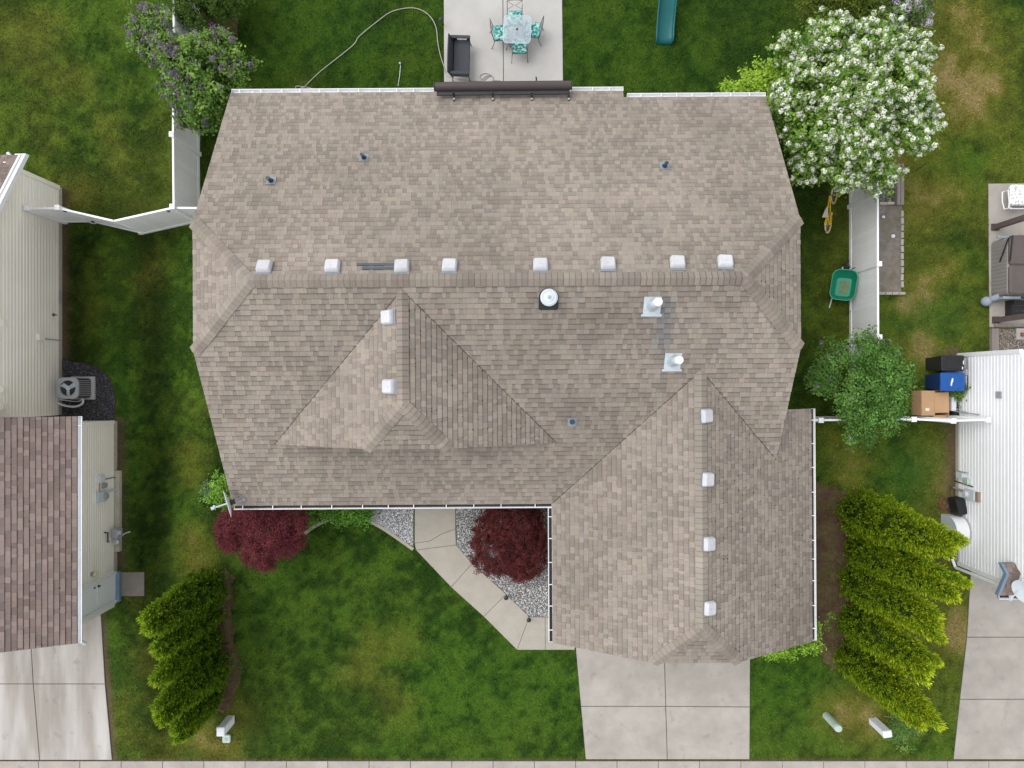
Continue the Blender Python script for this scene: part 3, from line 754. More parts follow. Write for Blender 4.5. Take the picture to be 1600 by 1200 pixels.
nN = (0, pn, 1); nS = (0, -ps, 1)
def pnorm(pl):
    p = [Vector(q) for q in pl]; n = (p[1] - p[0]).cross(p[2] - p[0]); return n if n.z > 0 else -n
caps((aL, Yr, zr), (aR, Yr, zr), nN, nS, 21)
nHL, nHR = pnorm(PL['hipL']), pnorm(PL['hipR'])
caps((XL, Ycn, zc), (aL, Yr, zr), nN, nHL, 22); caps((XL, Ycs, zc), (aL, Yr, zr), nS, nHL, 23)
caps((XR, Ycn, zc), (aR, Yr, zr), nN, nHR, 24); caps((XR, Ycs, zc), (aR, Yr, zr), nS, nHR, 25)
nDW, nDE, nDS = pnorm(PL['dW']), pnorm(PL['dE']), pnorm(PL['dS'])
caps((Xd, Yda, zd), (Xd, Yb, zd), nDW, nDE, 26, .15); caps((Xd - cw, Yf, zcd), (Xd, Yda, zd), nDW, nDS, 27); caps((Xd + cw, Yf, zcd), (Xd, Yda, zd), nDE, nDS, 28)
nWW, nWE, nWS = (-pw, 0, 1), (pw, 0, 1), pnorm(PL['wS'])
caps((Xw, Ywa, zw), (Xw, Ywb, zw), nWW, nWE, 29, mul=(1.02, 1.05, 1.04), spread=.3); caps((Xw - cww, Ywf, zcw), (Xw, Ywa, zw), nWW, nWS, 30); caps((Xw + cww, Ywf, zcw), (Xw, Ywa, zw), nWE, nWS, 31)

# dark cut lines along the valleys
def valley(a, b, wd=.014):
    a, b = Vector(a), Vector(b); d = (b - a).normalized(); s = d.cross(Vector((0, 0, 1))).normalized(); m = MB(); q = []
    for k in range(25):
        p = a.lerp(b, k / 24); w = wd * random.uniform(.5, 1.2); q += [p - s * w, p + s * w]
    m.add([tuple(v + Vector((0, 0, .020))) for v in q] + [tuple(v - Vector((0, 0, .01))) for v in q], [(2 * k, 2 * k + 1, 2 * k + 3, 2 * k + 2) for k in range(24)] + [(50 + 2 * k, 52 + 2 * k, 2 * k + 2, 2 * k) for k in range(24)] + [(2 * k + 1, 2 * k + 3, 53 + 2 * k, 51 + 2 * k) for k in range(24)])
    m.build('valley_line', m_deck, roof, local=True)
valley((Xd - hw, Yf, zl), (Xd, Yb, zd)); valley((Xd + hw, Yf, zl), (Xd, Yb, zd)); valley((Xw0, Ys, ze), (Xw, Ywb, zw)); valley((XR, Yr - (zr - zW(XR)) / ps, zW(XR)), (Xw, Ywb, zw))
# gutters with hangers
def gutter(a, b, out, sp=.86, dark_strip=True, seed=0, z=ze, parent=house):
    a = Vector((*a, z - .012)); b = Vector((*b, z - .012)); o = Vector((*out, 0)).normalized(); d = (b - a).normalized(); L = (b - a).length
    g = MB(); prof = [(.004, 0), (.004, -.10), (.09, -.10), (.125, -.03), (.125, .004), (.108, .004), (.108, -.025), (.082, -.092), (.012, -.092), (.012, 0)]
    n = len(prof); vs = [tuple(p + o * x + Vector((0, 0, y))) for p in (a, b) for x, y in prof]
    g.add(vs, [(i, (i + 1) % n, n + (i + 1) % n, n + i) for i in range(n)] + [tuple(range(n)), tuple(range(n, 2 * n))[::-1]])
    for e, s in ((a, 1), (b, -1)):
        q = [e + o * .004, e + o * .125, e + o * .125 + Vector((0, 0, -.035)), e + o * .09 + Vector((0, 0, -.1)), e + o * .004 + Vector((0, 0, -.1))]
        g.add([tuple(v) for v in q] + [tuple(v + d * .006 * s) for v in q], [(0, 1, 2, 3, 4), (9, 8, 7, 6, 5), (0, 5, 6, 1), (1, 6, 7, 2)])
    G_ = g.build('gutter', m_white, parent, local=parent is house)
    if dark_strip:
        t = MB(); q = [(.014, -.06), (.092, -.06), (.085, -.085), (.014, -.085)]
        t.add([tuple(p + o * x + Vector((0, 0, y))) for p in (a, b) for x, y in q], [(0, 1, 5, 4), (0, 4, 7, 3), (1, 2, 6, 5), (0, 3, 2, 1), (4, 5, 6, 7)])
        t.build('gutter_strip', m_nearblack, G_, local=parent is house)  # dark strip along the gutter bottom
    r = random.Random(seed); x = r.uniform(.2, .4)
    while x < L - .05:
        h = MB(); c = a + d * x; q = [c - d * .011, c + d * .011]
        h.add([tuple(p + o * w + Vector((0, 0, zz))) for zz in (.006, -.012) for w in (.0, .116) for p in q], [(0, 1, 3, 2), (4, 6, 7, 5), (0, 4, 5, 1), (2, 3, 7, 6), (0, 2, 6, 4), (1, 5, 7, 3)])
        h.build('hanger', m_white, G_, local=parent is house); x += sp * r.uniform(.85, 1.15)
    return G_
gutter((XL + .02, Yn1), (xs + .02, Yn1), (0, 1), .55, False, 1)
gutter((xs + .1, Yn2), (XR, Yn2), (0, 1), .5, False, 2, zN(Yn2))
gutter((XL + .02, Ys), (Xw0 - .01, Ys), (0, -1), .84, True, 3)
gutter((Xw0, Ys - .13), (Xw0, Ywf + .02), (-1, 0), .7, True, 4)
gutter((Xw1, Ywn), (Xw1, Ywf + .02), (1, 0), .62, True, 5)
for x, y in ((XL + .6, Yn1 + .06), (XR - .5, Yn2 + .06), (XL + .7, Ys - .06), (Xw1 + .06, Ywf + .6)):
    d = MB(); d.box((x, y, 1.42), (.07, .07, 2.8)); d.build('downspout', m_white, house, local=True)

# roof fittings; positions read off the photograph on the roof plane below them
def unrot(u, v):
    a, b = u - 800, 600 - v; c, s = math.cos(RZ), math.sin(RZ)
    return a * c + b * s, -a * s + b * c
def on_roof(u, v, zf):
    a, b = unrot(u, v); z = 5
    for _ in range(30): x, y = a * (H - z) / F, b * (H - z) / F; z = zf(x, y)
    return Vector((x, y, z))
fN = lambda x, y: zN(y); fS = lambda x, y: zS(y); fDW = lambda x, y: zD(x); fWE = lambda x, y: zW(x)
def frame_on(p, n):
    n = Vector(n).normalized(); v = (Vector((0, 0, 1)) - n * n.z).normalized(); u = v.cross(n)
    return Matrix((( u.x, v.x, n.x, p.x), (u.y, v.y, n.y, p.y), (u.z, v.z, n.z, p.z), (0, 0, 0, 1)))
def box_vent(u, v, zf, n):
    p = on_roof(u, v, lambda x, y: zf(x, y) + .12); p.z -= .12
    p = Vector((p.x, p.y, zf(p.x, p.y))); m = frame_on(p, n) @ Matrix.Rotation(random.uniform(-.07, .07), 4, 'Z')
    b = MB(); b.M = m; b.rprism((0, -.01, .035), .335, .315, .115, .055, .03, taper=-.012); h = b.build('roof_vent', m_vent, house, smooth=True, local=True)
    f = MB(); f.M = m; f.box((0, .02, .026), (.37, .38, .008)); f.box((0, 0, .034), (.27, .25, .03)); f.build('flange', m_flash, h, local=True)
    s = MB(); s.M = m; s.cyl((.02, .04, .15), (.02, .04, .153), .012, n=8); s.build('screw', m_grey, h, local=True)
for u, v in ((411, 418), (518, 417), (627, 417), (702, 416), (845, 415), (951, 413), (1060, 411), (1135, 410)): box_vent(u, v, fN, nN)
for u, v in ((607, 495), (609, 604)): box_vent(u, v, fDW, nDW)
for u, v in ((1103, 650), (1105, 750), (1107, 851), (1108, 952)): box_vent(u, v, fWE, nWE)
def pipe_vent(u, v, zf, n, h=.30):
    p = on_roof(u, v, zf); m = frame_on(p, n); b = MB(); b.M = m
    b.box((0, 0, .02), (.24, .26, .012)); o = b.build('vent_pipe_boot', m_flash, house, local=True)
    c = MB(); c.cyl(p, p + Vector((0, 0, h)), .05, n=12); c.cyl(p, p + Vector((0, 0, .1)), .075, .055, n=12); c.build('pipe', m_bluepipe, o, True, True)
for u, v, f, n in ((424, 283, fN, nN), (569, 247, fN, nN), (1038, 260, fN, nN), (894, 659, fS, nS)): pipe_vent(u, v, f, n)
def flue(u, v):
    p = on_roof(u, v, fS); m = frame_on(p, nS); b = MB(); b.M = m
    b.box((0, 0, .02), (.42, .46, .012)); b.box((0, -.25, .026), (.5, .06, .016)); b.M = None
    b.lathe([(.16, -.06), (.15, .10), (.085, .28), (.085, .30)], p, 18); o = b.build('flue_flashing', m_galv, house, True, True)
    c = MB(); c.lathe([(.075, 0), (.075, .62), (.07, .62)], p, 16); c.build('flue_pipe', m_lgrey, o, True, True)
    c = MB(); c.lathe([(.10, .58), (.105, .60), (.105, .72), (.09, .755), (.03, .765)], p, 18); c.build('flue_cap', m_white, o, True, True)
flue(1019, 477); flue(1051, 564)
p = on_roof(857, 468, fS); m = frame_on(p, nS)
b = MB(); b.M = m
ring = [(.235 * math.cos(t), .06 + .235 * math.sin(t)) for t in [math.pi * k / 12 for k in range(13)]] + [(-.235, -.23), (-.2, -.26), (.2, -.26), (.235, -.23)]
b.prism(ring, .012, .03); o = b.build('tube_vent_base', m_black, house, local=True)
b = MB(); b.lathe([(.15, -.05), (.15, .14), (.205, .15), (.21, .165), (.205, .185)], p + Vector((0, .02, .08)), 24); b.build('hood', m_galv, o, True, True)
b = MB(); b.lathe([(.20, .18), (.17, .215), (.165, .205), (.12, .20), (.115, .22), (.05, .245)], p + Vector((0, .02, .08)), 24); b.build('dome', m_lgrey, o, True, True)
b = MB(); b.lathe([(.045, .24), (.045, .26), (.03, .27)], p + Vector((0, .02, .08)), 14); b.build('knob', m_grey, o, True, True)
# bare membrane strips where shingles are missing
for (u0, u1, v0, v1) in ((558, 616, 412, 415.5), (566, 617, 417.5, 421.5)):
    q = [on_roof(a, c, fN) for a, c in ((u0, v1), (u1, v1), (u1, v0), (u0, v0))]; nn = Vector(nN).normalized(); b = MB()
    b.add([tuple(x + nn * .03) for x in q] + [tuple(x) for x in q], [(0, 1, 2, 3), (0, 4, 5, 1), (1, 5, 6, 2), (2, 6, 7, 3), (3, 7, 4, 0)]); b.build('bare_membrane', m_tar, roof, local=True)

# retractable awning cassette above the back eave
aw = thing('awning', 'long dark bronze rolled-up awning along the back eave above the patio', 'awning', (-.25, 8.33, ze))
ax0, ax1, ay, az = P(679, 137, 3.28)[0], P(893, 137, 3.28)[0], 8.28, 3.26
b = MB(); b.cyl((ax0 + .02, ay - .012, az), (ax1 - .02, ay + .03, az), .125, n=24); b.build('housing', m_brown, aw, True)
b = MB(); b.box(((ax0 + ax1) / 2, ay - .16, az - .06), (ax1 - ax0 - .1, .1, .07), rz=.01); b.build('back_bar', m_dark, aw)
for x in (ax0, ax1):
    b = MB(); b.cyl((x - .012, ay + (.03 if x > 0 else -.012), az), (x + .012, ay + (.03 if x > 0 else -.012), az), .135, n=20); b.build('end_cap', m_dark, aw)
for u in (709, 770, 831, 889):
    x = P(u, 150, 3.2)[0]; b = MB(); b.box((x, ay - .30, 3.11), (.055, .34, .035)); b.box((x, ay - .2, 3.16), (.05, .06, .15)); o = b.build('bracket', m_dark, aw)
    b = MB(); b.cyl((x, ay - .30, 3.12), (x, ay - .30, 3.15), .03, n=8); b.build('bolt', m_grey, o)
b = MB(); b.tube([(.68, 8.35, 3.2), (.68, 8.53, 3.18), (.68, 8.62, 3.05)], .022, 8); b.build('crank_eye', m_black, aw)
# ------------------------------------------------------------------ neighbouring houses
def siding(parent, X, nrm, z0, z1, ylo, yhi, mat, ex=.14):
    z = z0
    while z < z1 - .02:
        zt = min(z + ex, z1); a0, a1 = ylo(z), yhi(z); b0, b1 = ylo(zt), yhi(zt)
        if a1 - a0 > .05 and b1 - b0 > .02:
            m = MB(); xo, xi, xb = X + nrm * .026, X + nrm * .004, X - nrm * .01; zm = z + (zt - z) * .66; c0 = a0 + (b0 - a0) * .66; c1 = a1 + (b1 - a1) * .66
            v = [(xo, a0, z), (xo, a1, z), (xo, c1, zm), (xo, c0, zm), (xi, b1, zt), (xi, b0, zt), (xb, a0, z), (xb, a1, z), (xb, b1, zt), (xb, b0, zt)]
            f = [(0, 1, 2, 3), (3, 2, 4, 5), (5, 4, 8, 9), (6, 9, 8, 7), (0, 6, 7, 1), (1, 7, 8, 4, 2), (0, 3, 5, 9, 6)]
            if nrm < 0: f = [q[::-1] for q in f]
            m.add(v, f); m.build('siding_board', mat, parent)
        z = zt
LL = np.array([.255, .20, .18]); LD = np.array([.165, .128, .115])
lh = thing('house', 'cream sided house with brown shingled garage roof at the left edge', 'house', (-14.58, -1.0, 0))
XA, XG = -14.58, -12.82
b = MB(); b.prism([(-24, -1.0), (XA, -1.0), (XA, 6.37), (-24, 6.37)], .2, 2.5)
b.add([(x, y, z) for x in (-24, XA) for y, z in ((-1.0, 2.5), (6.37, 2.5), (3.4, 4.3), (-1.0, 4.6))], [(0, 3, 2, 1), (4, 5, 6, 7), (0, 1, 5, 4), (1, 2, 6, 5), (2, 3, 7, 6), (3, 0, 4, 7)])
wa = b.build('wall', m_sid_c, lh)
siding(wa, XA, 1, .2, 4.2, lambda z: -1.0, lambda z: 6.37 if z < 2.5 else 6.37 - (z - 2.5) / .606, m_sid_c)
b = MB(); b.box((XA + .02, 6.31, 1.42), (.08, .13, 2.45)); b.build('corner_board', m_sid_c, lh)
b = MB(); b.prism([(-24, -1.0), (XA + .005, -1.0), (XA + .005, 6.35), (-24, 6.35)], -.05, .2); b.build('foundation', m_found, lh)
b = MB(); b.box((XA + .012, P(94, 465)[1], .13), (.03, .42, .16)); b.build('crawl_vent', m_grey, lh)
# upper gable roof (only its corner shows)
xr0, ye0, ze0 = -14.22, 6.62, 2.47; yr0 = 1.2; zr0 = ze0 + .606 * (ye0 - yr0)
dk = MB(); dk.add([(-24, ye0, ze0), (xr0, ye0, ze0), (xr0, yr0, zr0), (-24, yr0, zr0), (-24, ye0, ze0 - .1), (xr0, ye0, ze0 - .1), (xr0, yr0, zr0 - .1), (-24, yr0, zr0 - .1)], [(0, 1, 2, 3), (7, 6, 5, 4), (0, 4, 5, 1), (1, 5, 6, 2)])
rfA = dk.build('gable_roof', m_deck, lh)
tb = slope([(xr0 - 1.6, ye0, ze0), (xr0, ye0, ze0), (xr0, yr0, zr0), (xr0 - 1.6, yr0, zr0)], 51, light=LL, dark=LD, st=False)
def lay_w(tabs, parent, n):           # the neighbours' shingles are given in world metres
    o = ORG[parent][0]; lay([([v - o for v in t[0]], t[1], t[2], t[3]) for t in tabs], parent, n, vis=None) if n == 0 else _lay_w(tabs, parent, n, o)
def _lay_w(tabs, parent, n, o):
    def a_(t):
        q = t[0][:len(t[1][0])]; c = t[3]; u = 800 + c.x * F / (H - c.z); v = 600 - c.y * F / (H - c.z)
        return abs(area2([(w.x * F / (H - w.z), w.y * F / (H - w.z)) for w in q])) * (1 if 0 <= u <= 1600 and 0 <= v <= 1200 else 0)
    tabs = sorted(tabs, key=lambda t: -a_(t))
    for t in tabs[:n]:
        if a_(t) <= 0: continue
        b = MB(); b.v = [tuple(v - o) for v in t[0]]; b.f = t[1]; b.c = t[2]; b.m = [0] * len(t[1]); b.build('shingle', m_shingle, parent, local=True)
    b = MB()
    for i, t in enumerate(tabs):
        if i < n and a_(t) > 0: continue
        k = len(b.v); b.v += [tuple(v - o) for v in t[0]]; b.c += t[2]; b.f += [tuple(q + k for q in f) for f in t[1]]; b.m += [0] * len(t[1])
    if b.v: b.build('remaining_shingles', m_shingle, parent, local=True, kind='stuff')
lay_w(tb, rfA, 120)
b = MB(); nz = .19
b.add([(xr0 + .02, ye0 + .03, ze0 + .02), (xr0 + .02, yr0, zr0 + .02), (xr0 + .02, yr0, zr0 - nz), (xr0 + .02, ye0 + .03, ze0 - nz), (xr0 - .03, ye0 + .03, ze0 + .02), (xr0 - .03, yr0, zr0 + .02), (xr0 - .03, yr0, zr0 - nz), (xr0 - .03, ye0 + .03, ze0 - nz)],
      [(0, 3, 2, 1), (4, 5, 6, 7), (0, 1, 5, 4), (3, 7, 6, 2), (0, 4, 7, 3)])
b.add([(xr0 + .13, ye0 + .06, ze0 - .04), (xr0 + .13, yr0, zr0 - .04), (xr0 - .2, yr0, zr0 - .06), (xr0 - .2, ye0 + .06, ze0 - .06), (xr0 + .13, ye0 + .06, ze0 - .2), (xr0 + .13, yr0, zr0 - .2)], [(0, 1, 2, 3), (0, 4, 5, 1)])
b.build('rake_board', m_white, lh)
b = MB(); b.tube([P(18, 246, 2.3), P(12, 239, 2.3)], .05, 8); b.build('gutter_end', m_white, lh)
# garage wing
xe, zeg, pg = -12.5, 2.6, .42; yn, ysg = -.93, -7.45; xi = -18.5; hz = .4
b = MB(); b.prism([(-20, -7.16), (XG, -7.16), (XG, -1.18), (-20, -1.18)], .2, 2.5); wg = b.build('garage_wall', m_sid_c, lh)
siding(wg, XG, 1, .2, 2.55, lambda z: -7.16, lambda z: -1.18, m_sid_c, .115)
for yy in (-1.22, -7.10): b = MB(); b.box((XG + .02, yy, 1.36), (.08, .10, 2.32)); b.build('corner_board', m_sid_c, lh)
b = MB(); b.prism([(-20, -7.1), (XG + .03, -7.1), (XG + .03, -1.2), (-20, -1.2)], -.05, .2); b.box((XG + .08, -4.1, .05), (.2, 2.6, .2)); b.build('garage_foundation', m_found, lh)
zx = lambda x: zeg + pg * (xe - x); hs = .45
pE = [(xe, ysg, zeg), (xe, yn, zeg), (xi, yn, zx(xi)), (xi, ysg, zx(xi))]
dk = MB()
for pl in (pE,):
    n = len(pl)
    if area2([(q[0], q[1]) for q in pl]) < 0: pl = pl[::-1]
    dk.add([(x, y, z - .006) for x, y, z in pl] + [(x, y, z - .13) for x, y, z in pl], [tuple(range(n)), tuple(range(n, 2 * n))[::-1]] + [(i, n + i, n + (i + 1) % n, (i + 1) % n) for i in range(n)])
rfG = dk.build('garage_roof', m_deck, lh)
spk_g = MB()
tb = slope(pE, 52, light=LL, dark=LD, st=False, wr=(.11, .25), expo=.145, specks=spk_g, lift=.02, butt_shade=.45)
lay_w(tb, rfG, 300)
spk_g.build('roof_specks', m_nearblack, rfG, kind='stuff')
gutter((xe + .005, yn), (xe + .005, ysg + .02), (1, 0), 40, False, 7, zeg, lh)
b = MB(); b.cyl((xe + .05, ysg - .12, 2.3), (xe + .05, ysg + .02, 2.5), .05, n=8); b.build('downspout_elbow', m_white, lh)
# side door
def wall_rect(X, n, uv, th):
    q = [on_wall(X, u, v) for u, v in uv]; o = MB()
    o.add([(x + n * th, y, z) for x, y, z in q] + [(x, y, z) for x, y, z in q], [(0, 1, 2, 3), (4, 7, 6, 5), (0, 4, 5, 1), (1, 5, 6, 2), (2, 6, 7, 3), (3, 7, 4, 0)]); return o
dy0, dy1 = -6.93, -6.12
b = MB(); b.box((XG + .05, (dy0 + dy1) / 2, 1.17), (.05, dy1 - dy0, 1.98)); dr = b.build('door', m_ltblue, lh)
for zz, hh in ((1.72, .62), (.78, .82)):
    b = MB(); b.box((XG + .078, (dy0 + dy1) / 2, zz), (.006, .5, hh)); b.build('panel', m_ltblue, dr)
b = MB(); b.cyl((XG + .07, dy1 - .1, 1.15), (XG + .14, dy1 - .1, 1.15), .03, n=10); b.cyl((XG + .07, dy1 - .1, 1.35), (XG + .11, dy1 - .1, 1.35), .025, n=10); b.build('handle', m_dark, dr)
b = MB(); b.box((XG + .06, dy0 - .05, 1.2), (.09, .09, 2.1)); b.box((XG + .06, dy1 + .05, 1.2), (.09, .09, 2.1)); b.box((XG + .06, (dy0 + dy1) / 2, 2.2), (.088, dy1 - dy0 - .01, .08)); b.build('door_frame', m_white, lh)
b = MB(); b.box((XG + .1, (dy0 + dy1) / 2, .13), (.2, dy1 - dy0 + .15, .12)); b.build('door_sill', m_trim, lh)
# fittings on the left walls
def wall_unit(name, label, cat, X, n, u, v, parts):
    p = Vector(on_wall(X, u, v)); t = thing(name, label, cat, (p.x, p.y, p.z)); return t, p
t, p = wall_unit('wall_lamp', 'small wall lamp beside the pale blue side door', 'lamp', XG, 1, 142, 897, 0)
b = MB(); b.box((XG + .03, p.y, p.z), (.04, .12, .16)); b.build('back_plate', m_grey, t)
b = MB(); b.lathe([(.05, -.12), (.06, 0), (.02, .06)], (XG + .11, p.y, p.z), 10); b.build('shade', m_cream, t, True)
t, p = wall_unit('electric_meter', 'grey electric meter box with conduit on the cream garage wall', 'meter', XG, 1, 155, 776, 0)
b = MB(); b.box((XG + .07, p.y, p.z), (.12, .32, .46)); b.build('box', m_lgrey, t)
b = MB(); b.cyl((XG + .12, p.y, p.z - .08), (XG + .22, p.y, p.z - .08), .09, n=18); b.build('dial', m_grey, t, True)
b = MB(); b.tube([(XG + .07, p.y + .1, p.z - .2), (XG + .09, p.y + .12, .02)], .035, 8); b.build('conduit', m_lgrey, t)
t, p = wall_unit('cable_box', 'small white cable box above the electric meter on garage wall', 'junction box', XG, 1, 155, 748, 0)
b = MB(); b.rprism((XG + .06, p.y, p.z - .14), .1, .23, .28, .02, .01); b.build('box', m_ped, t)
b = MB(); b.tube([(XG + .05, p.y - .05, p.z - .13), (XG + .05, p.y - .06, .1)], .012, 6); b.tube([(XG + .05, p.y - .1, p.z + .05), (XG + .05, p.y - .38, p.z + .05)], .01, 6); b.build('cable', m_dark, t)
b = MB(); b.box((XG + .05, p.y - .24, p.z - .2), (.08, .14, .22)); b.build('splice_box', m_grey, t)
t, p = wall_unit('gas_meter', 'grey gas meter with brown pipe at the base of the garage wall', 'meter', XG, 1, 176, 832, 0)
b = MB(); b.rprism((XG + .22, p.y + .02, .22), .2, .3, .32, .05, .03); b.build('body', m_grey, t, True)
b = MB(); b.cyl((XG + .3, p.y + .03, .42), (XG + .35, p.y + .03, .42), .07, n=14); b.build('dial', m_ped, t)
b = MB(); b.tube([(XG + .1, p.y + .14, .85), (XG + .12, p.y + .12, .82), (XG + .12, p.y + .1, .7), (XG + .12, p.y - .2, .7), (XG + .1, p.y - .22, .6)], .025, 8); b.build('pipe', m_iron, t)
b = MB(); b.lathe([(.05, 0), (.09, .03), (.09, .07), (.04, .1)], (XG + .2, p.y - .26, .32), 12); b.tube([(XG + .2, p.y - .2, .36), (XG + .34, p.y - .05, .1), (XG + .45, p.y - .02, .0)], .02, 8); b.build('regulator', m_galv, t, True)
t, p = wall_unit('outdoor_outlet', 'cream outlet box with thin conduit on the long cream wall', 'outlet', XA, 1, 61, 527, 0)
b = MB(); b.box((XA + .06, p.y, p.z), (.08, .2, .24)); b.build('box', m_sid_c, t)
b = MB(); b.tube([(XA + .04, p.y - .03, p.z - .1), (XA + .04, p.y - .04, .1)], .016, 6); b.build('conduit', m_grey, t)
t, p = wall_unit('hose_tap', 'small outdoor hose tap low on the long cream wall', 'tap', XA, 1, 80, 492, 0)
b = MB(); b.box((XA + .03, p.y, p.z), (.02, .14, .14)); b.build('plate', m_sid_c, t)
b = MB(); b.tube([(XA + .02, p.y, p.z), (XA + .12, p.y, p.z), (XA + .14, p.y, p.z - .05)], .018, 8); b.cyl((XA + .1, p.y - .05, p.z + .03), (XA + .1, p.y + .05, p.z + .03), .02, n=8); b.build('spout', m_dark, t)
for i, (u, v) in enumerate(((5, 505), (4, 609), (4, 636), (4, 309))):
    t, p = wall_unit('dryer_vent', ['square cream wall vent level with the hose tap', 'upper of two cream wall vents above the air conditioner', 'lower of two cream wall vents above the air conditioner', 'dark grey wall vent under the left house gable'][i], 'vent', XA, 1, u, v, 0)
    b = MB(); b.box((XA + .03, p.y, p.z), (.03, .2, .22)); b.build('frame', m_sid_c if i < 3 else m_grey, t)
    b = MB(); b.box((XA + .05, p.y, p.z), (.03, .13, .15)); b.build('hood', m_sid_c if i < 3 else m_lgrey, t)

# right-hand house
rh = thing('house', 'white sided house at the right edge behind the wheeled bins', 'house', (14.38, -2.4, 0))
XB = 14.38
b = MB(); b.prism([(XB, -5.81), (24, -5.81), (24, .975), (XB, .975)], .18, 2.9)
b.add([(x, y, z) for x in (XB, 24) for y, z in ((-5.81, 2.9), (.975, 2.9), (-2.4, 4.9))], [(0, 2, 1), (3, 4, 5), (0, 1, 4, 3), (1, 2, 5, 4), (2, 0, 3, 5)])
wr_ = b.build('wall', m_sid_w, rh)
siding(wr_, XB, -1, .18, 4.8, lambda z: -5.81 if z < 2.9 else -5.81 + (z - 2.9) / .59, lambda z: .975 if z < 2.9 else .975 - (z - 2.9) / .59, m_sid_w, .145)
for yy in (.93, -5.77): b = MB(); b.box((XB - .02, yy, 1.58), (.09, .12, 2.8)); b.build('corner_board', m_white, rh)
b = MB(); b.prism([(XB - .005, -5.8), (24, -5.8), (24, .96), (XB - .005, .96)], -.05, .18); b.build('foundation', m_found, rh)
b = MB(); b.add([(XB + .25, -6.2, 2.75), (XB + .25, -2.4, 5.0), (24, -2.4, 5.0), (24, -6.2, 2.75), (XB + .25, 1.4, 2.75), (24, 1.4, 2.75)], [(0, 3, 2, 1), (1, 2, 5, 4)]); b.build('roof', m_deck, rh)
b = MB(); b.tube([P(1488, 873, .06), (XB - .08, -5.92, .12), (XB - .02, -5.92, 2.3), (XB - .02, -6.02, 2.5), (XB + .02, -6.1, 2.6)], .045, 8); b.build('downspout', m_white, rh)
# little return roof at its front corner
c0, c1, c2 = Vector(P(1562, 930, 2.6)), Vector(P(1576, 897, 2.97)), Vector(P(1567, 880, 2.73)); xk = 15.4
def back(p): return Vector((xk, p.y, p.z))
dk = MB(); dk.add([tuple(c0), tuple(c1), tuple(back(c1)), tuple(back(c0)), tuple(c2), tuple(back(c2))] + [tuple(q - Vector((0, 0, .1))) for q in (c0, c1, back(c1), back(c0), c2, back(c2))],
      [(0, 3, 2, 1), (1, 2, 5, 4), (6, 7, 8, 9), (7, 10, 11, 8), (0, 1, 7, 6), (1, 4, 10, 7), (4, 5, 11, 10), (0, 6, 9, 3)])
rr_ = dk.build('return_roof', m_deck, rh)
tb = slope([c0, c1, back(c1), back(c0)], 55, light=LL, dark=LD, st=False) + slope([c2, back(c2), back(c1), c1], 56, light=LL, dark=LD, st=False)
lay_w(tb, rr_, 200)
b = MB()
for p, q in ((c0, c1), (c1, c2)):
    d = Vector((-.13, 0, 0)); e = Vector((0, 0, -.13)); pts = [p + Vector((0, 0, .03)), q + Vector((0, 0, .03)), q + d * .55 + Vector((0, 0, .02)), p + d * .55 + Vector((0, 0, .02))]
    b.add([tuple(x) for x in pts] + [tuple(x + e) for x in pts], [(0, 1, 2, 3), (3, 2, 6, 7), (0, 4, 5, 1), (4, 7, 6, 5), (0, 3, 7, 4), (1, 5, 6, 2)])
b.build('rake_trim', m_trim, rh)  # white trim, its shade put into the blue-grey colour
gutter((c0.x, c0.y), (xk, c0.y), (0, -1), .7, True, 9, 2.6, rh)
b = MB(); q = on_wall(XB, 1563, 617); b.box((XB - .04, q[1], q[2]), (.05, .2, .24)); b.build('wall_vent', m_grey, rh)

# satellite dishes
def dish(name, label, base, z0, azim, R=(.26, .30), rz_tilt=1.2):
    t = thing(name, label, 'satellite dish', base); bx_, by_, bz_ = base
    c = Vector((bx_, by_, bz_ + .42)); dirv = Vector((math.cos(azim) * math.cos(.42), math.sin(azim) * math.cos(.42), math.sin(.42)))
    f = dirv; up = (Vector((0, 0, 1)) - f * f.z).normalized(); sd_ = f.cross(up)
    m = MB(); vs = []; fs = []; n, rg = 22, 5; cc = c + f * .16
    vs.append(tuple(cc))
    for k in range(1, rg + 1):
        for i in range(n):
            a = 2 * math.pi * i / n; r = k / rg
            vs.append(tuple(cc + sd_ * R[1] * r * math.cos(a) + up * R[0] * r * math.sin(a) + f * .07 * r * r))
    for i in range(n): fs.append((0, 1 + i, 1 + (i + 1) % n))
    for k in range(rg - 1):
        for i in range(n): fs.append((1 + k * n + i, 1 + (k + 1) * n + i, 1 + (k + 1) * n + (i + 1) % n, 1 + k * n + (i + 1) % n))
    k0 = len(vs); vs += [tuple(Vector(v) - f * .012) for v in vs[:k0]]; fs += [tuple(q + k0 for q in f_[::-1]) for f_ in fs]
    fs += [(k0 - n + i, 2 * k0 - n + i, 2 * k0 - n + (i + 1) % n, k0 - n + (i + 1) % n) for i in range(n)]
    m.add(vs, fs); m.build('reflector', m_lgrey, t, True)
    m = MB(); m.tube([base, (bx_, by_, bz_ + .4), tuple(c)], .028, 8); m.box((bx_, by_, bz_ + .02), (.22, .18, .03), azim); m.tube([(bx_ + .1, by_ + .12, bz_ + .02), (bx_, by_, bz_ + .3)], .014, 6); m.build('mast', m_grey, t)
    m = MB(); m.box(tuple(c + f * .09), (.12, .13, .16), azim); m.build('mount_bracket', m_dark, t)
    tip = cc + f * .42 - up * .18
    m = MB(); m.tube([tuple(c - up * .2 + f * .1), tuple(tip)], .022, 8); m.build('feed_arm', m_lgrey, t)
    m = MB(); m.cyl(tip - f * .02, tip + f * .07, .045, .05, 12); m.cyl(tip - f * .05 + sd_ * .03, tip + sd_ * .05, .03, .03, 10); m.build('receiver', m_lgrey, t, True)
    return t
